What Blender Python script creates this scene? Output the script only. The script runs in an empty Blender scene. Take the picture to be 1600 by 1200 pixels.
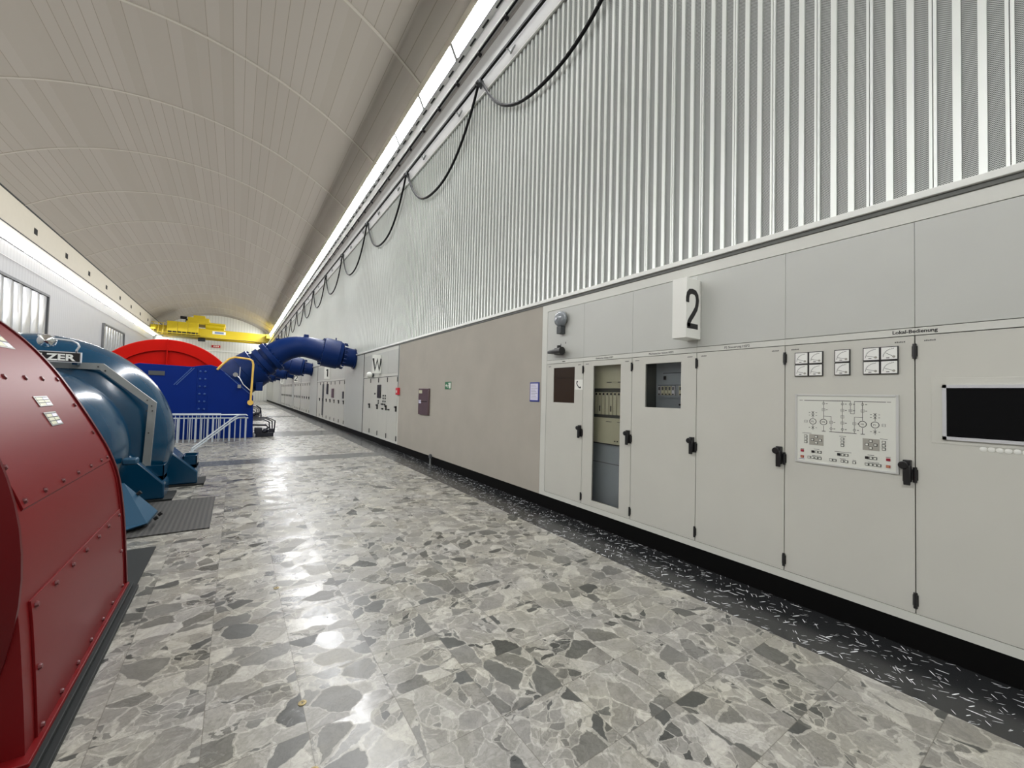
import bpy, math, random
from mathutils import Vector, Matrix
random.seed(5)
S = bpy.context.scene
COL = S.collection
PI = math.pi

# ---------------------------------------------------------------- camera, world, exposure
def cam_setup():
    yaw, pitch, roll = 0.59668491, 0.02842335, 0.02432624
    cy, sy, cp, sp = math.cos(yaw), math.sin(yaw), math.cos(pitch), math.sin(pitch)
    f = Vector((sy*cp, cy*cp, sp)); r = Vector((cy, -sy, 0)); u = r.cross(f)
    c, s = math.cos(roll), math.sin(roll)
    r2 = r*c + u*s; u2 = u*c - r*s
    cd = bpy.data.cameras.new('camera'); cam = bpy.data.objects.new('camera', cd); COL.objects.link(cam)
    m = Matrix(((r2.x, u2.x, -f.x, 0), (r2.y, u2.y, -f.y, 0), (r2.z, u2.z, -f.z, 1.6), (0, 0, 0, 1)))
    cam.matrix_world = m
    cd.sensor_width = 36; cd.sensor_fit = 'HORIZONTAL'; cd.lens = 635.0/1600*36
    cd.clip_start = 0.05; cd.clip_end = 300
    S.camera = cam
cam_setup()
w = bpy.data.worlds.new('world'); S.world = w; w.use_nodes = True
w.node_tree.nodes['Background'].inputs[0].default_value = (0.8, 0.82, 0.85, 1)
w.node_tree.nodes['Background'].inputs[1].default_value = 0.05
S.view_settings.view_transform = 'Standard'; S.view_settings.look = 'None'
S.view_settings.gamma = 1; S.view_settings.use_curve_mapping = False
S.view_settings.exposure = 0.0
LIGHT_STRENGTH = 99.0

# hall dimensions (metres)
XR, XL, YB, YE = 3.74, -8.8, -10.0, 68.0
ZS = 7.34                     # soffit height

# ---------------------------------------------------------------- materials
def srgb(r, g, b):
    f = lambda v: (v/255/12.92) if v/255 <= 0.04045 else ((v/255+0.055)/1.055)**2.4
    return (f(r), f(g), f(b), 1)
def nodes(name):
    m = bpy.data.materials.new(name); m.use_nodes = True
    nt = m.node_tree
    return m, nt, nt.nodes['Principled BSDF']
def N(nt, t, **k):
    n = nt.nodes.new(t)
    for a, b in k.items(): setattr(n, a, b)
    return n
def paint(name, col, rough=0.45, metal=0.0, var=0.04, scale=3.0, bump=0.0, coat=0.0, spec=0.5):
    m, nt, b = nodes(name)
    g = N(nt, 'ShaderNodeNewGeometry'); no = N(nt, 'ShaderNodeTexNoise'); no.inputs['Scale'].default_value = scale
    no.inputs['Detail'].default_value = 4
    nt.links.new(g.outputs['Position'], no.inputs['Vector'])
    mx = N(nt, 'ShaderNodeMix', data_type='RGBA')
    mx.inputs[6].default_value = tuple(c*(1-var) for c in col[:3])+(1,)
    mx.inputs[7].default_value = tuple(min(1, c*(1+var)) for c in col[:3])+(1,)
    nt.links.new(no.outputs['Fac'], mx.inputs[0]); nt.links.new(mx.outputs[2], b.inputs['Base Color'])
    b.inputs['Roughness'].default_value = rough; b.inputs['Metallic'].default_value = metal
    b.inputs['Coat Weight'].default_value = coat; b.inputs['Coat Roughness'].default_value = 0.15
    b.inputs['Specular IOR Level'].default_value = spec
    if bump:
        bp = N(nt, 'ShaderNodeBump'); bp.inputs['Strength'].default_value = bump; bp.inputs['Distance'].default_value = 0.01
        nt.links.new(no.outputs['Fac'], bp.inputs['Height']); nt.links.new(bp.outputs[0], b.inputs['Normal'])
    return m
M = {}
M['cab'] = paint('cabinet_paint', srgb(196, 196, 187), 0.38)
M['cab_up'] = paint('cabinet_panel_paint', srgb(188, 190, 184), 0.4)
M['cab_edge'] = paint('cabinet_frame_paint', srgb(205, 206, 198), 0.38)
M['seam'] = paint('dark_gasket', srgb(42, 43, 42), 0.7)
M['black'] = paint('black_plastic', srgb(22, 22, 22), 0.35)
M['ink'] = paint('black_ink', srgb(25, 25, 25), 0.6)
M['greyink'] = paint('grey_ink', srgb(95, 95, 92), 0.6)
M['kick'] = paint('black_plinth', srgb(7, 7, 7), 0.7, spec=0.1)
M['white'] = paint('white_plastic', srgb(228, 229, 222), 0.35)
M['meter'] = paint('meter_face', srgb(232, 233, 228), 0.4)
M['mimic'] = paint('mimic_sheet', srgb(214, 216, 207), 0.4)
M['mimic_frame'] = paint('mimic_frame_metal', srgb(200, 202, 198), 0.3, 0.2)
M['pad'] = paint('keypad_grey', srgb(158, 156, 146), 0.5)
M['redkey'] = paint('red_key', srgb(150, 30, 50), 0.4)
M['orangekey'] = paint('orange_key', srgb(176, 120, 84), 0.4)
M['silver'] = paint('silver_frame', srgb(205, 206, 208), 0.3, 0.3)
M['screen'] = paint('dark_screen_glass', srgb(8, 8, 9), 0.15, spec=0.15)
M['plaster'] = paint('grey_plaster', srgb(168, 163, 152), 0.75, var=0.10, scale=2.2, bump=0.15)
M['trimw'] = paint('white_trim', srgb(222, 224, 218), 0.35)
M['trim_shadow'] = paint('trim_shadow_grey', srgb(96, 98, 94), 0.6)  # solid grey strip painted as the shadow beneath the white trim
M['rib'] = paint('aluminium_rib', srgb(232, 236, 231), 0.35, 0.15)
M['soffit'] = paint('soffit_paint', srgb(190, 190, 188), 0.5)
M['girder'] = paint('girder_paint', srgb(166, 166, 163), 0.6)
M['soffit_dark'] = paint('soffit_groove', srgb(120, 116, 110), 0.7)
M['boltblue'] = paint('bolt_and_glint_blue', srgb(52, 82, 136), 0.4)  # paler blue: bolts, and reflected light painted onto the weld ribs
M['beige'] = paint('beige_beam_paint', srgb(180, 174, 158), 0.55)
M['lilac'] = paint('light_grey_wall_paint', srgb(208, 208, 208), 0.5)
M['red'] = paint('dark_red_machine_paint', srgb(98, 13, 16), 0.42, var=0.05, scale=1.3, spec=0.18)
M['red_shaded'] = paint('red_paint_shaded', srgb(74, 4, 8), 0.4, var=0.06, spec=0.2)  # machine red darkened so the near end bell's shade is in the colour
M['bolt_red'] = paint('red_painted_bolt', srgb(84, 16, 20), 0.4)
M['steel'] = paint('steel', srgb(150, 150, 146), 0.35, 0.8)
M['greysteel'] = paint('galvanised_steel', srgb(134, 138, 136), 0.5, 0.4, var=0.12, scale=8)
M['pump'] = paint('petrol_blue_paint', srgb(3, 52, 78), 0.22, coat=0.3, var=0.08, scale=2, bump=0.12, spec=0.4)
M['pump_lit'] = paint('petrol_blue_lit_tone', srgb(34, 70, 94), 0.4, var=0.04, spec=0.3)  # pump blue lightened: light on the upward-facing sheet is in the colour
M['blue'] = paint('ultramarine_paint', srgb(0, 32, 104), 0.45, var=0.06, spec=0.12)
M['pipeblue'] = paint('navy_pipe_paint', srgb(2, 33, 84), 0.4, var=0.08, scale=4, spec=0.18)
M['vermilion'] = paint('vermilion_paint', srgb(184, 15, 3), 0.5, var=0.04, spec=0.1)
M['yellow'] = paint('crane_yellow', srgb(196, 172, 0), 0.45, var=0.05)
M['paleyellow'] = paint('yellow_pipe_paint', srgb(214, 176, 84), 0.4)
M['galv'] = paint('pale_railing_paint', srgb(176, 184, 190), 0.35, 0.3)
M['chrome'] = paint('bright_steel', srgb(225, 226, 226), 0.12, 1.0)
M['cable'] = paint('black_cable', srgb(12, 12, 13), 0.6, spec=0.15)
M['hydr'] = paint('dark_hydraulic_paint', srgb(18, 20, 34), 0.4)
M['brass'] = paint('brass', srgb(140, 126, 88), 0.45, 0.7)
M['bell'] = paint('grey_bell_enamel', srgb(120, 126, 130), 0.22, coat=0.6)
M['darkgrey'] = paint('dark_grey_box', srgb(62, 66, 68), 0.5)
M['green'] = paint('exit_green', srgb(10, 105, 62), 0.4)
M['firered'] = paint('fire_red', srgb(190, 34, 48), 0.4)
M['niche'] = paint('dark_maroon_panel', srgb(92, 74, 76), 0.3, var=0.15, scale=9)
M['bluesign'] = paint('blue_sign', srgb(52, 62, 140), 0.4)
M['paper'] = paint('notice_paper', srgb(216, 214, 232), 0.5)
M['plateblue'] = paint('blue_grey_label', srgb(110, 130, 165), 0.5)
M['brown'] = paint('dark_brown_compartment', srgb(46, 32, 20), 0.3, var=0.25, scale=2, spec=0.2)
M['rackbeige'] = paint('beige_rack', srgb(190, 190, 162), 0.4)
M['rackgrey'] = paint('grey_rack_plate', srgb(150, 160, 164), 0.4)
M['rackdark'] = paint('rack_dark_grey', srgb(86, 88, 82), 0.5)  # dark grey for rack backing, side plate and groove line
M['basedark'] = paint('dark_base_frame', srgb(30, 33, 33), 0.6, spec=0.25)
M['lampframe'] = paint('lamp_joint_grey', srgb(120, 120, 118), 0.6)
M['blackhole'] = paint('black_opening', srgb(8, 8, 8), 0.9)
M['gate_frame'] = paint('gate_frame_grey', srgb(96, 98, 100), 0.5, 0.3)

def glass_mat():
    m, nt, b = nodes('clear_pane')
    b.inputs['Base Color'].default_value = (1, 1, 1, 1); b.inputs['Roughness'].default_value = 0.03
    b.inputs['Transmission Weight'].default_value = 1.0; b.inputs['IOR'].default_value = 1.1
    return m
M['glass'] = glass_mat()

def gate_mat():
    m, nt, b = nodes('brushed_metal_gate')
    g = N(nt, 'ShaderNodeNewGeometry'); mp = N(nt, 'ShaderNodeMapping'); mp.inputs['Scale'].default_value = (1, 1.2, 0.35)
    no = N(nt, 'ShaderNodeTexNoise'); no.inputs['Scale'].default_value = 1.6; no.inputs['Detail'].default_value = 3
    nt.links.new(g.outputs['Position'], mp.inputs['Vector']); nt.links.new(mp.outputs[0], no.inputs['Vector'])
    bp = N(nt, 'ShaderNodeBump'); bp.inputs['Strength'].default_value = 0.5; bp.inputs['Distance'].default_value = 0.08
    nt.links.new(no.outputs['Fac'], bp.inputs['Height']); nt.links.new(bp.outputs[0], b.inputs['Normal'])
    b.inputs['Base Color'].default_value = srgb(150, 152, 154); b.inputs['Metallic'].default_value = 0.6; b.inputs['Roughness'].default_value = 0.3
    return m
M['gate'] = gate_mat()

def perf_mat():
    m, nt, b = nodes('perforated_aluminium')
    g = N(nt, 'ShaderNodeNewGeometry'); mp = N(nt, 'ShaderNodeMapping')
    mp.inputs['Rotation'].default_value = (math.radians(45), 0, 0); mp.inputs['Scale'].default_value = (0, 1, 1)
    vo = N(nt, 'ShaderNodeTexVoronoi', feature='F1'); vo.inputs['Scale'].default_value = 108; vo.inputs['Randomness'].default_value = 0.0
    nt.links.new(g.outputs['Position'], mp.inputs['Vector']); nt.links.new(mp.outputs[0], vo.inputs['Vector'])
    r = N(nt, 'ShaderNodeValToRGB'); r.color_ramp.elements[0].position = 0.32; r.color_ramp.elements[0].color = srgb(66, 68, 67)
    r.color_ramp.elements[1].position = 0.46; r.color_ramp.elements[1].color = srgb(188, 192, 188)
    nt.links.new(vo.outputs['Distance'], r.inputs[0]); nt.links.new(r.outputs[0], b.inputs['Base Color'])
    b.inputs['Roughness'].default_value = 0.45; b.inputs['Metallic'].default_value = 0.1
    return m
M['perf'] = perf_mat()

def wall_lines_mat(name, col, axis, pitch, dark=0.9):
    m, nt, b = nodes(name)
    g = N(nt, 'ShaderNodeNewGeometry'); sp = N(nt, 'ShaderNodeSeparateXYZ'); nt.links.new(g.outputs['Position'], sp.inputs[0])
    d = N(nt, 'ShaderNodeMath', operation='DIVIDE'); d.inputs[1].default_value = pitch; nt.links.new(sp.outputs[axis], d.inputs[0])
    fr = N(nt, 'ShaderNodeMath', operation='FRACT'); nt.links.new(d.outputs[0], fr.inputs[0])
    lt = N(nt, 'ShaderNodeMath', operation='LESS_THAN'); lt.inputs[1].default_value = 0.3; nt.links.new(fr.outputs[0], lt.inputs[0])
    mx = N(nt, 'ShaderNodeMix', data_type='RGBA'); mx.inputs[6].default_value = col
    mx.inputs[7].default_value = tuple(c*dark for c in col[:3])+(1,)
    nt.links.new(lt.outputs[0], mx.inputs[0]); nt.links.new(mx.outputs[2], b.inputs['Base Color'])
    b.inputs['Roughness'].default_value = 0.45
    return m
M['leftwall'] = wall_lines_mat('ribbed_metal_left', srgb(158, 159, 161), 1, 0.33)
M['endwall'] = wall_lines_mat('ribbed_metal_end', srgb(200, 202, 196), 0, 0.33, 0.86)

def vault_mat():
    m, nt, b = nodes('vault_panels')
    uv = N(nt, 'ShaderNodeUVMap', uv_map='UVMap'); sp = N(nt, 'ShaderNodeSeparateXYZ'); nt.links.new(uv.outputs[0], sp.inputs[0])
    def math_(op, a, v=None):
        n = N(nt, 'ShaderNodeMath', operation=op)
        nt.links.new(a, n.inputs[0])
        if v is not None:
            if isinstance(v, (int, float)): n.inputs[1].default_value = v
            else: nt.links.new(v, n.inputs[1])
        return n.outputs[0]
    s = math_('DIVIDE', sp.outputs[0], 0.30); fl = math_('FLOOR', s); fr = math_('FRACT', s)
    bay = math_('FLOOR', math_('DIVIDE', math_('SUBTRACT', sp.outputs[1], 9.75), 4.28))
    cb = N(nt, 'ShaderNodeCombineXYZ'); nt.links.new(fl, cb.inputs[0]); nt.links.new(bay, cb.inputs[1])
    wn = N(nt, 'ShaderNodeTexWhiteNoise', noise_dimensions='2D'); nt.links.new(cb.outputs[0], wn.inputs['Vector'])
    strip = N(nt, 'ShaderNodeMix', data_type='RGBA'); strip.inputs[6].default_value = srgb(146, 140, 129); strip.inputs[7].default_value = srgb(152, 146, 136)
    nt.links.new(wn.outputs['Value'], strip.inputs[0])
    line = math_('LESS_THAN', fr, 0.045)
    sel = math_('GREATER_THAN', wn.outputs['Value'], 0.35); line = math_('MULTIPLY', line, sel)
    mx = N(nt, 'ShaderNodeMix', data_type='RGBA'); mx.inputs[7].default_value = srgb(120, 113, 101)
    nt.links.new(line, mx.inputs[0]); nt.links.new(strip.outputs[2], mx.inputs[6])
    nt.links.new(mx.outputs[2], b.inputs['Base Color']); b.inputs['Roughness'].default_value = 0.7
    return m
M['vault'] = vault_mat()
M['vault_seam'] = paint('vault_seam_strip', srgb(168, 162, 150), 0.6)

def floor_mat():
    m, nt, b = nodes('marble_block_floor')
    L = nt.links.new
    g = N(nt, 'ShaderNodeNewGeometry'); sp = N(nt, 'ShaderNodeSeparateXYZ'); L(g.outputs['Position'], sp.inputs[0])
    def mt(op, a, v=None, v2=None):
        n = N(nt, 'ShaderNodeMath', operation=op)
        for i, q in enumerate((a, v, v2)):
            if q is None: continue
            if isinstance(q, (int, float)): n.inputs[i].default_value = q
            else: L(q, n.inputs[i])
        return n.outputs[0]
    tx = mt('DIVIDE', mt('ADD', sp.outputs[0], 0.07), 0.41); ty = mt('DIVIDE', mt('SUBTRACT', sp.outputs[1], 0.08), 0.41)
    fx, fy = mt('FLOOR', tx), mt('FLOOR', ty)
    cb = N(nt, 'ShaderNodeCombineXYZ'); L(fx, cb.inputs[0]); L(fy, cb.inputs[1])
    wn = N(nt, 'ShaderNodeTexWhiteNoise', noise_dimensions='2D'); L(cb.outputs[0], wn.inputs['Vector'])
    off = N(nt, 'ShaderNodeVectorMath', operation='SCALE'); L(wn.outputs['Color'], off.inputs[0]); off.inputs['Scale'].default_value = 7.3
    n1 = N(nt, 'ShaderNodeTexNoise'); n1.inputs['Scale'].default_value = 9; n1.inputs['Detail'].default_value = 3; L(g.outputs['Position'], n1.inputs['Vector'])
    dsub = N(nt, 'ShaderNodeVectorMath', operation='SUBTRACT'); L(n1.outputs['Color'], dsub.inputs[0]); dsub.inputs[1].default_value = (0.5, 0.5, 0.5)
    dsc = N(nt, 'ShaderNodeVectorMath', operation='SCALE'); L(dsub.outputs[0], dsc.inputs[0]); dsc.inputs['Scale'].default_value = 0.09
    p = N(nt, 'ShaderNodeVectorMath', operation='ADD'); L(g.outputs['Position'], p.inputs[0]); L(dsc.outputs[0], p.inputs[1])
    p2 = N(nt, 'ShaderNodeVectorMath', operation='ADD'); L(p.outputs[0], p2.inputs[0]); L(off.outputs[0], p2.inputs[1])
    # rotate each tile's blocks by a quarter-ish turn so the clasts do not all lean one way
    rot = N(nt, 'ShaderNodeVectorRotate', rotation_type='Z_AXIS'); L(p2.outputs[0], rot.inputs['Vector']); L(mt('MULTIPLY', wn.outputs['Value'], 6.28), rot.inputs['Angle'])
    st = N(nt, 'ShaderNodeMapping'); st.inputs['Scale'].default_value = (1.0, 1.45, 0.0); L(rot.outputs[0], st.inputs['Vector'])
    def vor(scale, feat):
        v = N(nt, 'ShaderNodeTexVoronoi', feature=feat); v.inputs['Scale'].default_value = scale
        L(st.outputs[0], v.inputs['Vector']); return v
    va, vae = vor(5.2, 'F1'), vor(5.2, 'DISTANCE_TO_EDGE')
    vb, vbe = vor(13, 'F1'), vor(13, 'DISTANCE_TO_EDGE')
    def ramp(a, pts, interp='LINEAR'):
        r = N(nt, 'ShaderNodeValToRGB'); r.color_ramp.interpolation = interp
        while len(r.color_ramp.elements) < len(pts): r.color_ramp.elements.new(0.5)
        for e, (ps, c) in zip(r.color_ramp.elements, pts): e.position = ps; e.color = c
        L(a, r.inputs[0]); return r.outputs[0]
    sepa = N(nt, 'ShaderNodeSeparateColor'); L(va.outputs['Color'], sepa.inputs[0])
    sepb = N(nt, 'ShaderNodeSeparateColor'); L(vb.outputs['Color'], sepb.inputs[0])
    pts = [(0, srgb(66, 67, 64)), (0.07, srgb(84, 84, 80)), (0.15, srgb(104, 103, 98)), (0.30, srgb(124, 122, 116)), (0.58, srgb(136, 134, 127)), (0.88, srgb(158, 156, 148))]
    ca = ramp(sepa.outputs[0], pts, 'CONSTANT'); cbb = ramp(sepb.outputs[0], pts, 'CONSTANT')
    def mixc(f, a, c, bl='MIX'):
        x = N(nt, 'ShaderNodeMix', data_type='RGBA', blend_type=bl)
        if isinstance(f, (int, float)): x.inputs[0].default_value = f
        else: L(f, x.inputs[0])
        for i, q in ((6, a), (7, c)):
            if isinstance(q, tuple): x.inputs[i].default_value = q
            else: L(q, x.inputs[i])
        return x.outputs[2]
    pick = mt('GREATER_THAN', sepa.outputs[1], 0.66)
    col = mixc(pick, ca, cbb)
    # pale cement between clasts, ragged
    n2 = N(nt, 'ShaderNodeTexNoise'); n2.inputs['Scale'].default_value = 38; n2.inputs['Detail'].default_value = 5; L(p2.outputs[0], n2.inputs['Vector'])
    ea = mt('LESS_THAN', vae.outputs['Distance'], mt('MULTIPLY', n2.outputs['Fac'], 0.062))
    eb = mt('MULTIPLY', mt('LESS_THAN', vbe.outputs['Distance'], mt('MULTIPLY', n2.outputs['Fac'], 0.07)), pick)
    matrix_ = mixc(n2.outputs['Fac'], srgb(122, 120, 112), srgb(196, 194, 185))
    col = mixc(mt('MULTIPLY', mt('MAXIMUM', ea, eb), 0.62), col, matrix_)
    # veins
    n3 = N(nt, 'ShaderNodeTexNoise'); n3.inputs['Scale'].default_value = 7; n3.inputs['Detail'].default_value = 8; n3.inputs['Roughness'].default_value = 0.65; n3.inputs['Distortion'].default_value = 1.2
    L(p2.outputs[0], n3.inputs['Vector'])
    vein = ramp(n3.outputs['Fac'], [(0.30, (0.66, 0.66, 0.66, 1)), (0.44, (0.95, 0.95, 0.95, 1)), (0.5, (0.80, 0.80, 0.78, 1)), (0.53, (1, 1, 1, 1)), (0.7, (1.14, 1.14, 1.12, 1))])
    col = mixc(1.0, col, vein, 'MULTIPLY')
    n5 = N(nt, 'ShaderNodeTexNoise'); n5.inputs['Scale'].default_value = 60; n5.inputs['Detail'].default_value = 6; n5.inputs['Roughness'].default_value = 0.7; L(p2.outputs[0], n5.inputs['Vector'])
    col = mixc(1.0, col, ramp(n5.outputs['Fac'], [(0.3, (0.8, 0.8, 0.8, 1)), (0.5, (1, 1, 1, 1)), (0.72, (1.16, 1.16, 1.15, 1))]), 'MULTIPLY')
    # sparse dark pits
    pit = mt('LESS_THAN', n2.outputs['Fac'], 0.27)
    col = mixc(mt('MULTIPLY', pit, 0.5), col, srgb(70, 68, 62))
    # warm/cool tone per region
    n4 = N(nt, 'ShaderNodeTexNoise'); n4.inputs['Scale'].default_value = 2.2; L(g.outputs['Position'], n4.inputs['Vector'])
    col = mixc(1.0, col, ramp(n4.outputs['Fac'], [(0.35, (0.97, 0.97, 1.0, 1)), (0.65, (1.0, 0.99, 0.95, 1))]), 'MULTIPLY')
    # joints
    ex = mt('ABSOLUTE', mt('SUBTRACT', mt('FRACT', tx), 0.5)); ey = mt('ABSOLUTE', mt('SUBTRACT', mt('FRACT', ty), 0.5))
    jn = mt('GREATER_THAN', mt('MAXIMUM', ex, ey), 0.495)
    col = mixc(mt('MULTIPLY', jn, 0.6), col, srgb(84, 80, 72))
    L(col, b.inputs['Base Color'])
    r1 = mt('MULTIPLY_ADD', n3.outputs['Fac'], 0.30, 0.05); L(mt('ADD', r1, mt('MULTIPLY', sepa.outputs[2], 0.24)), b.inputs['Roughness'])
    bp = N(nt, 'ShaderNodeBump'); bp.inputs['Strength'].default_value = 0.22; bp.inputs['Distance'].default_value = 0.004
    hh = mt('ADD', mt('MULTIPLY', sepa.outputs[0], 0.35), n1.outputs['Fac']); L(mt('SUBTRACT', hh, jn), bp.inputs['Height']); L(bp.outputs[0], b.inputs['Normal'])
    return m
M['floor'] = floor_mat()

def band_mat(name, base, fleck, dens):
    m, nt, b = nodes(name); L = nt.links.new
    g = N(nt, 'ShaderNodeNewGeometry')
    acc = None
    n0 = N(nt, 'ShaderNodeTexNoise'); n0.inputs['Scale'].default_value = 3; n0.inputs['Detail'].default_value = 5; L(g.outputs['Position'], n0.inputs['Vector'])
    for k, (ang, sc) in enumerate(((0.4, 7), (1.5, 6), (2.5, 8), (0.95, 9))):
        rt = N(nt, 'ShaderNodeVectorRotate', rotation_type='Z_AXIS'); rt.inputs['Angle'].default_value = ang; L(g.outputs['Position'], rt.inputs['Vector'])
        mp = N(nt, 'ShaderNodeMapping'); mp.inputs['Scale'].default_value = (sc, sc*(7+2*k), 0); mp.inputs['Location'].default_value = (k*3.3, k*1.7, 0); L(rt.outputs[0], mp.inputs['Vector'])
        v = N(nt, 'ShaderNodeTexVoronoi', feature='F1'); v.inputs['Scale'].default_value = 1; L(mp.outputs[0], v.inputs['Vector'])
        se = N(nt, 'ShaderNodeSeparateColor'); L(v.outputs['Color'], se.inputs[0])
        lt = N(nt, 'ShaderNodeMath', operation='LESS_THAN'); L(v.outputs['Distance'], lt.inputs[0])
        th = N(nt, 'ShaderNodeMath', operation='MULTIPLY'); L(se.outputs[1], th.inputs[0]); th.inputs[1].default_value = 0.25; L(th.outputs[0], lt.inputs[1])
        ok = N(nt, 'ShaderNodeMath', operation='LESS_THAN'); L(se.outputs[0], ok.inputs[0]); ok.inputs[1].default_value = dens
        mu = N(nt, 'ShaderNodeMath', operation='MULTIPLY'); L(lt.outputs[0], mu.inputs[0]); L(ok.outputs[0], mu.inputs[1])
        if acc is None: acc = mu.outputs[0]
        else:
            a = N(nt, 'ShaderNodeMath', operation='MAXIMUM'); L(acc, a.inputs[0]); L(mu.outputs[0], a.inputs[1]); acc = a.outputs[0]
    bs = N(nt, 'ShaderNodeMix', data_type='RGBA'); bs.inputs[6].default_value = tuple(c*0.75 for c in base[:3])+(1,); bs.inputs[7].default_value = tuple(c*1.35 for c in base[:3])+(1,); L(n0.outputs['Fac'], bs.inputs[0])
    mx = N(nt, 'ShaderNodeMix', data_type='RGBA'); L(acc, mx.inputs[0]); L(bs.outputs[2], mx.inputs[6]); mx.inputs[7].default_value = fleck
    L(mx.outputs[2], b.inputs['Base Color']); b.inputs['Roughness'].default_value = 0.22
    return m
M['border'] = band_mat('black_marble_border', srgb(31, 32, 33), srgb(205, 207, 208), 0.6)
M['band'] = band_mat('grey_cross_band', srgb(74, 76, 75), srgb(130, 130, 128), 0.3)

def mat_mat():
    m, nt, b = nodes('ribbed_rubber'); L = nt.links.new
    g = N(nt, 'ShaderNodeNewGeometry'); wv = N(nt, 'ShaderNodeTexWave', wave_type='BANDS', bands_direction='X'); wv.inputs['Scale'].default_value = 6.5
    wv.inputs['Distortion'].default_value = 0.6
    L(g.outputs['Position'], wv.inputs['Vector'])
    r = N(nt, 'ShaderNodeValToRGB'); r.color_ramp.elements[0].color = srgb(40, 40, 39); r.color_ramp.elements[1].color = srgb(64, 63, 60); L(wv.outputs['Fac'], r.inputs[0])
    L(r.outputs[0], b.inputs['Base Color']); b.inputs['Roughness'].default_value = 0.6
    return m
M['mat'] = mat_mat()

def lamp_mat():
    m, nt, b = nodes('lamp_diffuser')
    b.inputs['Base Color'].default_value = (0.9, 0.9, 0.9, 1)
    b.inputs['Emission Color'].default_value = (0.985, 0.99, 1.0, 1); b.inputs['Emission Strength'].default_value = LIGHT_STRENGTH
    return m
M['lamp'] = lamp_mat()

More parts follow.
